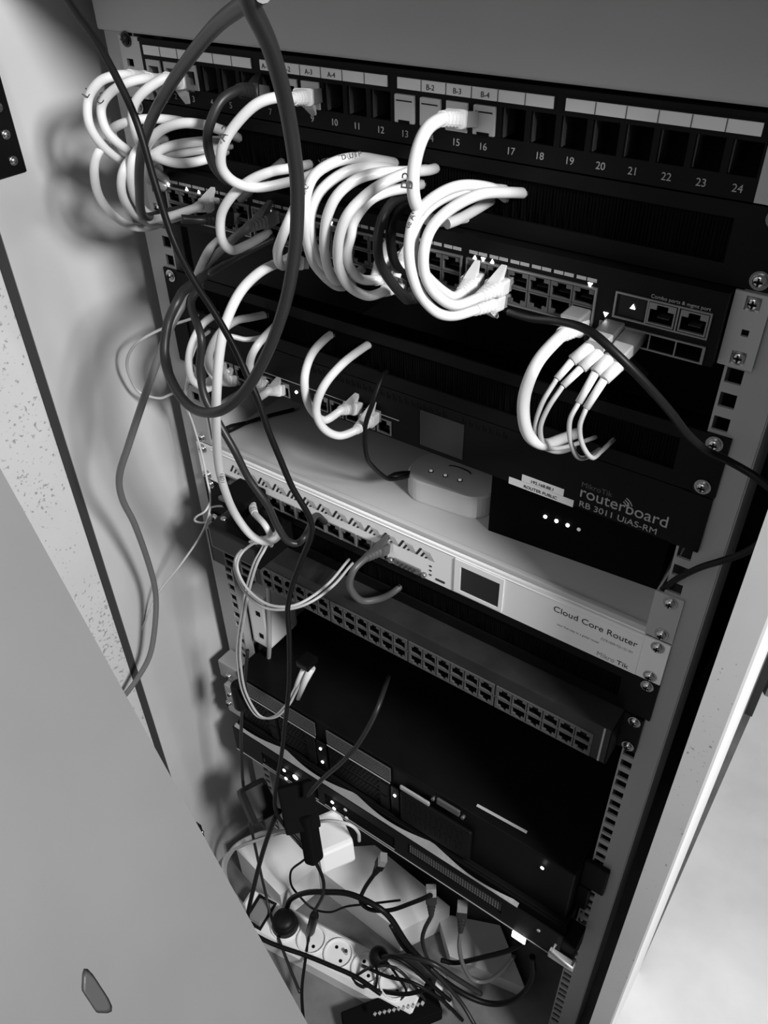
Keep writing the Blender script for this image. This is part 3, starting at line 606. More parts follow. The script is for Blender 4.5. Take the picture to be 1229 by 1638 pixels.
cable('white cable, innermost loop of the central bundle', [(680, 293, 10), (655, 300, -24), (619, 307, -46), (590, 322, -58), (567, 353, -66), (561, 379, -68), (555, 405, -66), (560, 428, -60), (577, 446, -52), (602, 448, -46), (632, 438, -12)], W, 'white', end='whiteb')
cable('grey cable lying behind the central bundle loops', [(505, 395, -30), (508, 425, -44), (525, 448, -50), (550, 458, -40), (580, 430, -14)], 3, 'lgrey')
cable('white B3 patch cable hanging straight below port 15', [(752, 190, -3), (708, 190, -50), (684, 206, -62), (668, 242, -70), (661, 290, -74), (667, 330, -70), (690, 352, -50), (730, 350, -12), (760, 345, 8)], 3.5, 'white', 'whiteb', latch=False, short=True, marks=[('B3', 664, 288, -72, 9, 84)])
# loops ending in the twin white plugs
cable('white cable, inner loop ending in the right twin plug', [(806, 452, -10), (768, 475, -46), (728, 488, -60), (697, 470, -72), (680, 438, -76), (679, 400, -76), (692, 363, -68), (723, 333, -58), (768, 311, -44), (810, 308, -20), (842, 309, 6)], W, 'white', 'whiteb')
cable('white cable, outer loop ending in the left twin plug', [(764, 444, -10), (738, 468, -42), (722, 474, -50), (690, 450, -66), (668, 420, -72), (662, 385, -72), (672, 350, -66), (700, 322, -56), (745, 305, -42), (795, 303, -10), (815, 306, 6)], W, 'white', 'whiteb')
cable('white printed cable, biggest loop under the twin plugs', [(800, 478, -10), (760, 496, -44), (725, 505, -58), (697, 498, -68), (671, 468, -76), (657, 428, -80), (655, 388, -80), (665, 346, -72), (697, 314, -62), (739, 297, -46), (788, 302, -22), (812, 318, 6)], W, 'white', 'whiteb', up=(0, 0, 1), marks=[('te ADI', 664, 352, -70, 4.5, 62)])
cable('pale cable stub curving into the slot behind twin plug loops', [(715, 358, -58), (735, 350, -48), (762, 335, -26), (790, 318, 5)], 3, 'lgrey')
cable('black patch cable hanging right of the central bundle', [(655, 310, 8), (625, 327, -42), (607, 366, -58), (606, 411, -62), (622, 445, -56), (650, 478, -44), (680, 468, -12)], W, 'dgrey', end='dgrey')
cable('black thin cable hanging beside the B3 cable', [(670, 322, 8), (640, 335, -36), (626, 362, -50), (626, 394, -52), (634, 425, -46), (652, 442, -30), (675, 445, -12)], 3, 'blk')
for (u, v, lab) in ((640, 405, 'white plug in the upper switch between the black cables'), (605, 405, 'white plug in the upper switch left of the black cables')):
    cable(lab, [(u + 18, v + 2, -10), (u, v + 20, -40), (u - 6, v + 38, -44)], 2.8, 'white', 'whiteb', name='network_plug', cat='plug')
cable('bright white cable hanging in front of the lower shelf', [(478, 420, -14), (447, 420, -46), (415, 436, -70), (384, 468, -95), (362, 515, -110), (352, 560, -116), (347, 620, -118), (346, 680, -116), (350, 745, -108), (362, 790, -100), (378, 825, -90), (402, 856, -80), (425, 867, -72), (443, 860, -60), (446, 845, -50)], 3.3, 'white', 'whiteb', marks=[('IEC 11801', 352, 757, -106, 4.2, -85)])
cable('white cable joining the upper switch behind the black loop', [(500, 300, -20), (480, 318, -60), (466, 345, -78), (452, 378, -80), (444, 405, -70), (452, 425, -50), (480, 415, -14)], W, 'white')
cable('grey patch cable with ribbed boot under the A3 loop', [(438, 345, -10), (395, 365, -42), (370, 385, -50), (345, 410, -45), (325, 438, -40), (318, 465, -30)], 3, 'grey', 'grey')
cable('white flat plug at far left of the upper switch', [(345, 325, -10), (315, 332, -38), (275, 345, -50), (240, 352, -50)], 3, 'white', 'whiteb', name='network_plug', cat='plug')
cable('dark plug beside the white plug at far left', [(372, 348, -10), (325, 352, -42), (290, 350, -54)], 3, 'dgrey', 'dgrey', name='network_plug', cat='plug')
cable('grey cable stub below the ribbed grey boot', [(350, 385, -40), (335, 400, -48), (322, 425, -46), (312, 450, -35)], 3.2, 'lgrey')
# foreground black cables
cable('thick black cable running from the top edge down the left', [(420, -12, -225), (385, 10, -210), (345, 42, -185), (305, 90, -160), (270, 140, -135), (243, 190, -115), (226, 243, -100), (223, 300, -90), (230, 345, -70), (262, 340, -20), (290, 334, -10)], 3.0, 'dgrey', name='power_cable')
cable('thick black cable hanging in a big loop across centre left', [(392, -20, -230), (402, 10, -222), (432, 75, -200), (456, 160, -180), (470, 240, -168), (476, 310, -160), (472, 400, -155), (455, 490, -152), (425, 570, -150), (390, 628, -150), (350, 658, -148), (312, 655, -142), (283, 625, -135), (264, 575, -124), (268, 520, -112), (285, 480, -100), (298, 462, -85), (330, 440, -50), (380, 410, -38), (440, 380, -14)], 3.3, 'dgrey', name='power_cable')
cable('long thin black cable crossing the rack from top left to floor', [(95, -20, -120), (125, 25, -124), (163, 80, -128), (215, 185, -132), (247, 290, -134), (276, 380, -136), (308, 445, -138), (340, 495, -138), (373, 552, -138), (398, 606, -138), (413, 640, -138), (430, 690, -138), (447, 731, -136), (468, 780, -134), (495, 827, -130), (498, 856, -128), (482, 897, -126), (466, 942, -126), (460, 980, -126), (463, 1020, -126), (463, 1090, -124), (456, 1160, -120), (450, 1210, -118), (441, 1262, -115), (441, 1295, -112), (455, 1320, -110), (485, 1353, -108), (513, 1395, -104), (517, 1430, -100), (500, 1465, -98), (494, 1500, -96), (488, 1540, -96), (483, 1590, -96), (488, 1660, -96)], 2.1, 'blk', name='power_cable', rest=36)
t = thing('ferrite_bead', 'black ferrite bead on the cable above the power strip', 'ferrite bead', at(499, 1477, -98))
a0, a1 = Vector(at(504, 1461, -98)), Vector(at(496, 1493, -97)); part('bead_shell', MB().tube([a0, a0.lerp(a1, .12), a0.lerp(a1, .88), a1], [4.5, 6, 6, 4.5], 14), 'blk', t)
t = thing('barrel_connector', 'black moulded cable connector at bottom edge left of centre', 'connector', at(489, 1600, -96))
a0, a1 = Vector(at(488, 1590, -97)), Vector(at(494, 1665, -97)); part('connector_body', MB().tube([a0, a0.lerp(a1, .3), a0.lerp(a1, .9), a1], [3.5, 9, 10, 9], 14), 'blk', t)
cable('dark cable in a narrow loop before the white router', [(322, 458, -60), (306, 486, -75), (322, 540, -88), (320, 590, -92), (328, 636, -96), (352, 680, -98), (376, 722, -98), (398, 765, -96), (428, 808, -92), (443, 840, -86), (459, 864, -80), (476, 869, -74), (490, 855, -66), (505, 825, -20), (520, 835, -5)], 2.9, 'dgrey')
cable('grey cable hanging free against the pale wood at left', [(330, 430, -28), (300, 475, -70), (272, 525, -92), (256, 565, -105), (234, 627, -118), (206, 711, -126), (191, 762, -128), (196, 799, -122), (216, 840, -110), (238, 902, -96), (249, 949, -92), (248, 1000, -100), (240, 1047, -112), (222, 1082, -128), (195, 1118, -148), (150, 1170, -175)], 2.9, 'grey')
cable('thin white string tied in a small bow by the left rail', [(302, 600, -12), (296, 640, -18), (308, 675, -14), (322, 722, -16), (331, 766, -18), (337, 803, -22), (326, 847, -36), (293, 898, -58), (253, 949, -78), (230, 1000, -92), (205, 1060, -115), (187, 1101, -135)], 1.1, 'white', name='tie_string', cat='string', n=6)
cable('small bow of white string beside the left rail', [(337, 803, -24), (328, 818, -32), (315, 826, -36), (312, 833, -36), (325, 836, -32), (338, 830, -26), (334, 815, -24), (345, 810, -22), (364, 810, -18)], 1.1, 'white', name='tie_string', cat='string', n=6)
cable('thin grey wire ring left of the left rail', [(320, 500, 8), (311, 508, -8), (264, 524, -24), (227, 543, -40), (209, 561, -46), (203, 583, -48), (209, 605, -46), (223, 627, -40), (253, 637, -32), (273, 631, -24), (293, 622, -16), (305, 612, -8)], 1.3, 'lgrey', name='thin_wire', cat='wire', n=8)
# routerboard cables
cable('white patch cable, right of two loops at the black router', [(600, 662, -2), (570, 688, -36), (542, 697, -48), (517, 684, -58), (506, 655, -62), (518, 618, -58), (548, 582, -40), (582, 556, -6), (600, 546, 8)], W, 'white', 'whiteb')
cable('white patch cable, left of two loops at the black router', [(572, 650, -2), (545, 657, -32), (520, 672, -44), (502, 660, -54), (490, 635, -58), (488, 600, -56), (500, 565, -38), (523, 540, -6), (540, 530, 8)], W, 'white', 'whiteb')
cable('white cable dropping behind the black loop to the black router', [(425, 622, -2), (404, 606, -32), (400, 580, -44), (412, 552, -44), (438, 524, -16), (455, 508, 8)], W, 'white', 'whiteb')
cable('grey cable stub curving into the brush slot at left', [(440, 500, 10), (402, 508, -12), (376, 514, -34), (350, 535, -50), (335, 570, -52), (345, 600, -36), (362, 600, -4)], W, 'lgrey', end='whiteb')
cable('thin white cable arc crossing the slot at left', [(450, 520, 10), (425, 537, -20), (395, 543, -34), (366, 538, -44), (345, 548, -50), (330, 580, -48), (345, 610, -34), (372, 608, -4)], 2, 'white', end='whiteb')
cable('white cable hanging along the left rail to black router port', [(350, 500, 6), (325, 518, -30), (308, 548, -46), (302, 580, -50), (308, 608, -44), (330, 622, -30), (352, 604, -3)], W, 'white', end='whiteb')
cable('white plug in the black router right of the black loop', [(448, 623, -2), (430, 626, -28), (410, 640, -38)], 3, 'white', 'whiteb', name='network_plug', cat='plug')
cable('thin white cable running down by the left rail', [(335, 530, -8), (318, 545, -26), (305, 575, -34), (300, 610, -34), (296, 640, -26), (302, 662, -14)], 1.6, 'white', n=8)
cable('black thin cable dropping to the pale hub', [(622, 592, 8), (612, 602, -12), (597, 643, -26), (584, 685, -30), (586, 728, -22), (598, 748, -6), (622, 766, 16), (650, 762, 34)], 1.9, 'blk', name='power_cable')
t = thing('power_plug', 'black barrel plug in left end of the pale hub', 'plug', at(648, 762, 34)); a0, a1 = Vector(at(622, 764, 20)), Vector(at(658, 758, 42)); part('plug_body', MB().tube([a0, a0.lerp(a1, .3), a0.lerp(a1, .6), a1], [2, 4, 4, 3], 12), 'blk', t)
t = thing('power_cable', 'short black lead lying on the grey shelf at left', 'cable', atz(420, 670, 350)); part('jacket', MB().tube(cr([atz(365, 688, 349), atz(385, 680, 349), atz(420, 668, 349), atz(470, 655, 349)]), 2, 10), 'blk', t); part('plug_body', MB().tube([atz(358, 690, 348), atz(372, 684, 348), atz(392, 677, 348)], [4, 4, 2.2], 12), 'blk', t)
# fibre side of the upper switch
cable('thick white cable, leftmost of the loops at the fibre ports', [(930, 518, -8), (900, 535, -44), (862, 577, -62), (841, 626, -70), (838, 667, -70), (847, 697, -62), (870, 711, -50), (897, 703, -22), (930, 690, 8)], 3.7, 'white', 'whiteb', latch=False)
def fibre(label, pts, ends):
    P = [at(*p) for p in pts]; t = thing('fibre_cable', label, 'cable', tuple(P[0]))
    part('jacket', MB().tube(cr(P[2:]), 1.5, 8), 'lgrey', t)
    a, b_, c = Vector(P[0]), Vector(P[1]), Vector(P[2]); 
    part('boot', MB().tube([a, a.lerp(b_, .05), b_, b_ + (b_ - a) * .02], [3.2, 4.3, 3.6, 2.6], 12), 'whiteb', t); part('strain_relief', MB().tube([b_, c], [2.5, 2.2], 10), 'whiteb', t)
    return t
fibre('thin fibre cable, left strand of the left fibre pair', [(948, 553, -30), (916, 577, -40), (891, 606, -50), (868, 644, -58), (857, 679, -60), (860, 706, -54), (872, 717, -44), (897, 723, -20), (930, 712, 6)], 0)
fibre('thin fibre cable, right strand of the left fibre pair', [(962, 562, -30), (931, 588, -40), (901, 617, -50), (877, 653, -58), (865, 685, -60), (872, 712, -52), (900, 716, -36), (960, 697, 6)], 0)
fibre('thin fibre cable, left strand of the right fibre pair', [(977, 571, -30), (953, 596, -40), (926, 644, -50), (912, 673, -58), (913, 706, -58), (925, 731, -48), (942, 730, -30), (965, 715, 6)], 0)
fibre('thin fibre cable, right strand of the right fibre pair', [(990, 583, -30), (967, 607, -40), (938, 653, -50), (928, 682, -58), (932, 711, -58), (947, 732, -48), (962, 722, -26), (985, 700, 6)], 0)
for (u0, v0, u1, v1, lab) in ((985, 520, 952, 556, 'grey transceiver holding the left fibre pair'), (1018, 534, 984, 574, 'grey transceiver holding the right fibre pair')):
    a, c = Vector(at(u0, v0, -8)), Vector(at(u1, v1, -34)); t = thing('transceiver', lab, 'transceiver', tuple(a)); ax = (c - a).normalized(); upv = Vector((0, 0, -1)); upv = (upv - ax * upv.dot(ax)).normalized(); sd = ax.cross(upv)
    def rg(tt_, w_, h_): return [a + ax * tt_ + sd * p[0] + upv * p[1] for p in rrect(w_, h_, 1)]
    L_ = (c - a).length; part('housing', MB().rings([rg(-6, 12.4, 7.6), rg(L_ * .6, 12.4, 7.6)], sm=False), 'port', t); part('latch', MB().rings([rg(L_ * .6, 11.6, 8), rg(L_ * .98, 10, 7)], sm=False), 'lgrey', t)
t = thing('network_plug', 'grey metal plug above the thick white cable', 'plug', at(905, 512, -30)); a = at(885, 505, -26); b = MB().bbox(a[0] + 4, a[0] + 17, -26, -10, a[2] - 2, a[2] + 5, 1.2); part('plug_shell', b, 'clear', t); part('pull_tab', MB().bbox(a[0] + 5, a[0] + 16, -31, -26, a[2] - 1, a[2] + 2, .8), 'whiteb', t)
cable('black cable sweeping right from the upper switch out of the rack', [(815, 500, -20), (850, 510, -40), (900, 515, -70), (944, 530, -90), (985, 565, -94), (1029, 609, -88), (1073, 659, -74), (1100, 694, -58), (1130, 720, -42), (1165, 737, -34), (1205, 760, -34), (1245, 790, -40)], 2.2, 'blk', name='power_cable')
cable('black cable leaving the rack at right by the black router', [(1260, 820, -50), (1225, 862, -44), (1190, 885, -36), (1155, 897, -26), (1120, 908, -14), (1085, 925, -6), (1060, 943, 4)], 2.2, 'blk', name='power_cable')
# dim cables hanging in the gap behind the upper switch
for i in range(6):
    x = 352 + i * 8; t = thing('power_cable', 'dim grey cables hanging behind the gap under the upper switch', 'cable', (x, 70, 150), 'cables behind the gap'); part('jacket', MB().tube(cr([(x, 60 + i % 2 * 8, 134.5), (x + 4, 75, 160), (x + 9 * math.sin(i), 90, 190), (x + 2, 110, 215)]), 3, 8), 'grey', t)
# white router cables
cable('grey patch cable with ribbed boot in the white router', [(620, 872, -4), (585, 893, -38), (566, 912, -52), (560, 938, -56), (577, 960, -48), (603, 959, -34), (625, 950, -10), (645, 935, 6)], 3.1, 'mgrey', 'mgrey')
cable('twin fibre loop hanging below the white router, outer strand', [(560, 893, 6), (554, 900, -8), (528, 931, -34), (495, 957, -60), (463, 970, -76), (427, 966, -82), (396, 942, -80), (380, 910, -74), (386, 886, -66), (408, 868, -50), (436, 858, -34)], 1.4, 'lgrey', name='fibre_cable', n=8)
cable('twin fibre loop hanging below the white router, inner strand', [(568, 897, 6), (558, 908, -8), (534, 936, -34), (499, 962, -60), (463, 974, -74), (424, 972, -80), (392, 947, -78), (376, 912, -72), (380, 888, -62), (400, 872, -46), (430, 862, -30)], 1.4, 'lgrey', name='fibre_cable', n=8)
def fibre2(label, dx):
    cable(label, [(424 + dx, 868, -40), (418 + dx, 880, -52), (405 + dx, 905, -62), (393 + dx, 947, -68), (387 + dx, 980, -70), (380 + dx, 1025, -70), (380 + dx, 1060, -70), (388 + dx, 1106, -70), (410 + dx, 1144, -68), (436 + dx, 1147, -64), (457 + dx, 1128, -56), (466 + dx, 1112, -50), (476 + dx, 1092, -44), (489 + dx, 1066, -36)], 1.4, 'lgrey', name='fibre_cable', n=8)
fibre2('long fibre cable falling left to the dark transceiver, left strand', 0); fibre2('long fibre cable falling left to the dark transceiver, right strand', 5)
t = thing('fibre_connector', 'white twin fibre connector above the upper server', 'connector', at(485, 1080, -40))
for d in (0, 10): part('boot', MB().tube([at(467 + d, 1118, -48), at(478 + d, 1090, -43), at(489 + d, 1068, -36)], [2.2, 3.4, 4.2], 10), 'whiteb', t)
a = at(496, 1058, -32); part('latch_body', MB().bbox(a[0] - 9, a[0] + 7, -44, -26, a[2] - 6, a[2] + 2, 1.5), 'gloss', t, 'dark latch')
cable('short white cable with boot below the white router', [(398, 796, -6), (408, 822, -40), (424, 840, -50), (434, 862, -46), (430, 880, -20)], 2.9, 'white', 'whiteb', up=(1, 0, -.3))
t = thing('fibre_connector', 'pale fibre connector pointing left under the white router', 'connector', at(400, 872, -50)); part('boot', MB().tube([at(384, 878, -52), at(400, 870, -50), at(420, 862, -46)], [2, 3.2, 3.2], 10), 'whiteb', t); part('clip', MB().tube([at(424, 862, -46), at(446, 853, -42)], 2.8, 10), 'whiteb', t)
t = thing('media_converter', 'black box at left end under the white router', 'adapter box', at(370, 860, -50))
a = at(352, 835, -40); part('housing', MB().bbox(a[0] - 2, a[0] + 62, -55, -4, a[2] - 6, a[2] + 22, 3), 'gloss', t); part('screw', MB().cyl((a[0] + 6, -40, a[2] - 6), (0, 0, -1), 3, 1.5, 12), 'screw', t)
t = thing('transceiver', 'black plug block in left end of the white router', 'transceiver', at(390, 800, -20)); a = at(388, 795, -20); part('housing', MB().bbox(a[0] - 16, a[0] + 18, -34, -5, a[2] - 8, a[2] + 10, 2), 'matte', t); part('latch', MB().bbox(a[0] - 14, a[0] - 4, -38, -34, a[2] - 6, a[2] - 2, .8), 'portd', t)
# between lower switch and server
cable('dark cable rising in front of the upper server', [(622, 1082, 5), (616, 1100, -30), (600, 1143, -58), (574, 1189, -68), (548, 1218, -74), (516, 1246, -78), (490, 1275, -84)], 2.4, 'dgrey', name='power_cable')
cable('thin dark cable falling along the far left to the floor', [(396, 1040, -60), (392, 1090, -62), (388, 1130, -66), (386, 1182, -74), (389, 1254, -80), (399, 1309, -86), (412, 1371, -90), (423, 1421, -93), (435, 1470, -95), (454, 1523, -97), (480, 1588, -97)], 2, 'dgrey', name='power_cable', rest=36)
t = thing('cable_joiner', 'black cylinder joiner hanging at left above the servers', 'joiner', at(385, 1112, -64)); part('joiner_body', MB().tube([at(380, 1093, -62), at(381, 1096, -62), at(387, 1128, -66), at(388, 1131, -66)], [7, 9, 9, 7], 16), 'blk', t)
# white bracket box at left
t = thing('bracket_box', 'white plastic box with two dark slots beside the left rail', 'box', (40, 40, 640))
a = at(402, 962, 10); b = MB().bbox(20, 48, 8, 60, 560, 645, 4); part('housing', b, 'whitep', t)
b = MB(); b.box(34, 40, 7.4, 9, 585, 592); b.box(34, 40, 7.4, 9, 622, 629); part('slot', b, 'void', t)
cable('pale vertical cable with white sleeve beside the bracket box', [(428, 905, 10), (430, 950, 10), (431, 1000, 10), (431, 1040, 10), (428, 1070, 20)], 2.6, 'lgrey')

# ------------------------------------------------------------------ floor level
def onfloor(u, v, h=0): return Vector(atz(u, v, FLOOR - h))
# power strip
s0, s1 = onfloor(395, 1455, 20), onfloor(668, 1600, 20); ax = (s1 - s0).normalized(); sd = Vector((-ax.y, ax.x, 0))
if sd.y > 0: sd = -sd          # towards the camera
t = thing('power_strip', 'white power strip with round sockets on the floor', 'power strip', tuple(s0))
Ls = (s1 - s0).length
def sr(tt_, w_, z0, z1): return [s0 + ax * tt_ + sd * p for p in (-w_, w_)]
b = MB(); prof = [(-27, FLOOR - 1), (-27, FLOOR - 26), (-22, FLOOR - 34), (22, FLOOR - 34), (27, FLOOR - 26), (27, FLOOR - 1)]
rs = []
for tt_, k in ((-6, .85), (-2, 1), (Ls, 1), (Ls + 4, .85)): rs.append([tuple(Vector((s0.x, s0.y, 0)) + ax * tt_ + sd * (p * k) + Vector((0, 0, FLOOR - (FLOOR - z) * (k if k == 1 else .9)))) for p, z in prof])
b.rings(rs, sm=False); part('housing', b, 'whitep', t)
def top_at(tt_, side=0, h=34): p = s0 + ax * tt_ + sd * side; return Vector((p.x, p.y, FLOOR - h))
c = top_at(24); b = MB(); pr = [(-12, -18), (12, -18), (12, 18), (-12, 18)]
b.rings([[tuple(c + ax * p[0] + sd * p[1]) for p in pr], [tuple(c + ax * p[0] * .8 + sd * p[1] * .8 + Vector((0, 0, -5 - p[0] * .2))) for p in pr]], sm=False); part('rocker_switch', b, 'clear', t, 'glossy rocker switch')
b = MB(); pr2 = [(-15, -21), (15, -21), (15, 21), (-15, 21)]; b.rings([[tuple(c + ax * p[0] + sd * p[1]) for p in pr2], [tuple(c + ax * p[0] + sd * p[1] + Vector((0, 0, -1.5))) for p in pr2]], sm=False); part('switch_frame', b, 'blk', t)
for i in range(5):
    c = top_at(66 + 42 * i)
    b = MB(); n = 24
    def cr_(r, h): return [tuple(c + ax * r * math.cos(2 * math.pi * j / n) + sd * r * math.sin(2 * math.pi * j / n) + Vector((0, 0, -h))) for j in range(n)]
    b.rings([cr_(20.5, 0), cr_(20.5, 3), cr_(19, 3.4), cr_(18, 3), cr_(18, .2)], cap=False); b.m = 1
    b.rings([cr_(18, .3), cr_(.1, .3)], cap=False); b.m = 2
    for sx_ in (-9.5, 9.5):
        q2 = c + sd * sx_ * .7 + ax * sx_ * .7; b.cyl(tuple(q2 + Vector((0, 0, -.3))), (0, 0, -1), 2.4, .3, 12)
    part('socket', b, ['whitep', 'whitep', 'void'], t); b = MB().cyl(tuple(c + Vector((0, 0, -.3)) + ax * 9 - sd * 5), (0, 0, -1), 2.2, 9, 12); part('earth_pin', b, 'screw', t) if i > 1 else None
c = top_at(66); t = thing('power_plug', 'round black power plug in the strip beside the switch', 'plug', tuple(c))
part('plug_body', MB().cyl(tuple(c + Vector((0, 0, -1))), (0, 0, -1), 19, 18, 24, 16).ball(tuple(c + Vector((0, 0, -19))), 16, sy=1, sz=.5, n=20, m=10), 'blk', t)
cable('black cord from the round plug sweeping right over the strip', [(458, 1455, -86), (466, 1438, -86), (490, 1428, -86), (525, 1427, -84), (559, 1430, -82), (596, 1446, -78), (624, 1468, -74), (655, 1514, -66), (700, 1560, -58), (750, 1594, -46), (793, 1606, -34), (830, 1595, -26), (852, 1565, -20), (852, 1530, -16)], 3.6, 'blk', name='power_cable', rest=36)
cable('black cord bent around left end of the power strip', [(448, 1296, -100), (438, 1313, -108), (420, 1365, -112), (405, 1424, -114), (396, 1468, -114), (400, 1488, -116), (420, 1502, -116), (447, 1514, -114), (491, 1529, -112), (530, 1545, -108), (570, 1563, -102), (610, 1590, -96)], 3, 'blk', name='power_cable', rest=36)
cable('thick white cord feeding left end of the power strip', [(470, 1330, -30), (440, 1331, -50), (413, 1335, -66), (378, 1353, -84), (360, 1384, -96), (365, 1416, -102), (384, 1443, -104), (400, 1455, -100)], 3.4, 'white', name='power_cable')
cable('thin white cord arching over the white charger', [(575, 1345, -60), (573, 1331, -66), (559, 1319, -72), (528, 1313, -78), (497, 1317, -82), (470, 1326, -86), (430, 1338, -92), (390, 1352, -98), (362, 1368, -102), (356, 1390, -104), (362, 1412, -104)], 1.9, 'white', name='power_cable')
cable('thin black cord in a small loop above the strip', [(497, 1368, -70), (482, 1379, -74), (466, 1393, -78), (466, 1415, -80), (478, 1432, -80), (500, 1453, -78), (528, 1459, -72), (555, 1450, -64), (590, 1446, -56), (640, 1440, -44)], 1.5, 'blk', name='power_cable')
cable('black looped cord hanging from a dark plug under the server', [(612, 1375, -50), (599, 1398, -56), (583, 1422, -62), (577, 1442, -66), (593, 1455, -66), (624, 1456, -62), (660, 1444, -54), (690, 1432, -46)], 2.6, 'blk', 'blk', name='power_cable', latch=False)
cable('dark patch cord hanging below the server right of the looped cord', [(690, 1425, -40), (690, 1465, -50), (680, 1485, -54), (676, 1505, -54), (684, 1533, -50), (698, 1552, -44)], 2.6, 'dgrey', 'dgrey', latch=False)
cable('dark patch cord curling under right half of the lower server', [(740, 1450, -34), (737, 1490, -40), (735, 1515, -42), (741, 1543, -40), (755, 1566, -34), (776, 1570, -26), (800, 1556, -16), (822, 1530, -6)], 2.6, 'grey', 'dgrey', latch=False)
cable('dark cord passing low under the server to the right', [(706, 1536, -40), (730, 1540, -34), (770, 1532, -26), (815, 1520, -14), (850, 1500, 0)], 3, 'blk', name='power_cable')
tang = [[(596, 1535, -80), (625, 1530, -84), (655, 1545, -80), (690, 1575, -70), (720, 1600, -60)], [(570, 1560, -84), (600, 1545, -90), (635, 1550, -88), (665, 1580, -80), (680, 1600, -76)], [(620, 1540, -78), (635, 1560, -86), (650, 1585, -86), (640, 1600, -84)], [(560, 1556, -96), (575, 1575, -100), (610, 1585, -98), (650, 1590, -90), (690, 1580, -76)], [(615, 1530, -76), (650, 1530, -72), (690, 1540, -66), (730, 1565, -56), (770, 1590, -44)], [(600, 1540, -80), (604, 1560, -90), (600, 1585, -92)], [(580, 1545, -90), (620, 1562, -96), (660, 1572, -92), (705, 1598, -80), (740, 1632, -70)], [(625, 1480, -60), (650, 1520, -62), (690, 1550, -60), (735, 1600, -56), (760, 1640, -54)]]
tn = ['arching over the strip end', 'running low beside the strip end', 'curled short in the knot', 'lowest at the left of the knot', 'uppermost right of the knot', 'standing upright in the knot', 'running out to the bottom edge', 'crossing from upper left over the knot']
for i, pts in enumerate(tang): cable('black cord in the tangle past the power strip, ' + tn[i], pts, (2.6, 2.0, 1.6, 2.8, 3.2, 1.8, 2.2, 2.6)[i], ('blk', 'dgrey', 'blk', 'blk', 'dgrey', 'blk', 'blk', 'dgrey')[i], name='power_cable', rest=30)
t = thing('power_plug', 'black round plug head at far end of the power strip', 'plug', at(606, 1528, -78)); part('plug_body', MB().ball(at(606, 1530, -80), 13, n=18, m=10), 'blk', t)
for i, (a, c, r, lab) in enumerate((((690, 1545, -46), (712, 1565, -46), 6, 'white cable sleeve upper of two among black cords'), ((705, 1572, -52), (698, 1592, -54), 6, 'white cable sleeve lower of two among black cords'), ((716, 1590, -52), (728, 1625, -52), 5, 'grey sleeve end near the bottom edge'))):
    t = thing('cable_sleeve', lab, 'sleeve', at(*a)); part('sleeve_tube', MB().tube([at(*a), at(*c)], r, 12), 'whitep' if i < 2 else 'lgrey', t)
# adapters
def obox(name, label, cat, p, ex, ey, ez, sx_, sy_, sz_, m, bev=2, pname='housing'):
    """rounded box centred at p with axes ex, ey, ez"""
    t = thing(name, label, cat, tuple(p)); b = MB().bbox(-sx_ / 2, sx_ / 2, -sy_ / 2, sy_ / 2, -sz_ / 2, sz_ / 2, bev)
    ex, ey, ez = [Vector(e).normalized() for e in (ex, ey, ez)]
    b.v = [tuple(Vector(p) + ex * v[0] + ey * v[1] + ez * v[2]) for v in b.v]; part(pname, b, m, t); return t
def ortho(a, up=(0, 0, 1)):
    a = Vector(a).normalized(); u = Vector(up); u = (u - a * u.dot(a)).normalized(); return a, u, a.cross(u)
e = ortho((.55, -.45, .6), (0, 0, -1)); p = Vector(at(478, 1290, -85)); t = obox('power_adapter', 'black rectangular power adapter hanging before the lower server', 'adapter', p, e[0], e[1], e[2], 52, 30, 40, 'matte', 3)
e = ortho((.7, -.3, .5), (0, 0, -1)); p = Vector(at(412, 1282, -90)); t = obox('power_adapter', 'dark power adapter hanging at left of the black one', 'adapter', p, e[0], e[1], e[2], 46, 40, 34, 'blk', 6)
e = ortho((.35, -.3, .85), (1, 0, 0)); p = Vector(at(497, 1340, -98)); t = obox('power_adapter', 'slim black adapter with cable above the white charger', 'adapter', p, e[0], e[1], e[2], 60, 15, 20, 'matte', 4)
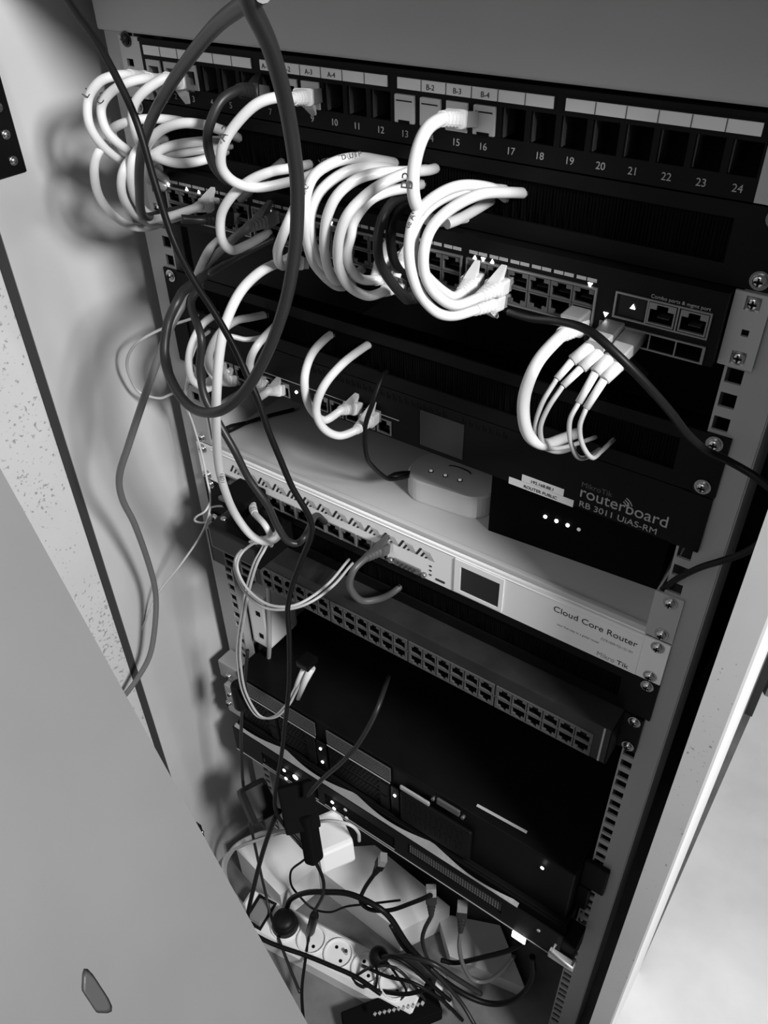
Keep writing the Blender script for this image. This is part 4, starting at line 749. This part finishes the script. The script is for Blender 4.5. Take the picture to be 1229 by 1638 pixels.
p = Vector(at(462, 1305, -80)) ; p = Vector(at(494, 1304, -60)); e = ortho((1, -.4, 0)); t = obox('cable_tag', 'small white tag before the black adapter', 'tag', p, e[0], e[1], e[2], 14, 4, 16, 'whiteb', 1)
# white charger
p = Vector(at(528, 1345, -70)); e = ortho((.86, -.5, -.1), (0, 0, -1)); t = obox('wall_charger', 'white cube charger brightly lit above the power strip', 'charger', p, e[0], e[1], e[2], 52, 40, 44, 'glow', 5)
# pale boxes on the floor
def fbox(name, label, corners, h, m, lid=None):
    t = thing(name, label, 'box', tuple(onfloor(*corners[0])))
    top = [Vector(atz(u, v, FLOOR - h)) for u, v in corners]
    b = MB(); b.rings([[(q_.x, q_.y, FLOOR - .5) for q_ in top], [(q_.x, q_.y, FLOOR - h) for q_ in top]], sm=False); part('carton', b, m, t); return t
fbox('cardboard_box', 'low white box at left behind the power strip', [(378, 1358), (452, 1325), (508, 1385), (448, 1432)], 70, 'whitep')
fbox('cardboard_box', 'wide pale box behind the power strip at centre', [(470, 1360), (600, 1352), (720, 1450), (640, 1490)], 60, 'whitep')
fbox('cardboard_box', 'flat grey box under right part of the lower server', [(700, 1460), (800, 1480), (840, 1580), (720, 1530)], 30, 'tray')
# black comb device at the bottom edge
a = onfloor(560, 1640, 30); c = onfloor(700, 1585, 30); e = ortho(c - a, (0, 0, 1)); p = (a + c) / 2 + Vector((0, -6, 12))
t = thing('terminal_block', 'black box with row of bright pins at the bottom edge', 'terminal block', tuple(p)); b = MB().bbox(-62, 62, -14, 14, -22, 22, 3); b.v = [tuple(p + e[0] * v[0] + e[1] * v[1] + e[2] * v[2]) for v in b.v]; part('housing', b, 'matte', t)
cdir = (Vector(CP) - p).normalized()
for i in range(11):
    u = 600 + i * 7.6; v = 1622 - i * 1.7; q2 = Vector(at(u, v, p.y - 22)); part('pin', MB().bbox(q2.x - 1.6, q2.x + 1.6, q2.y - 2, q2.y + 2, q2.z - 1.6, q2.z + 1.6, .5), 'ear', t)
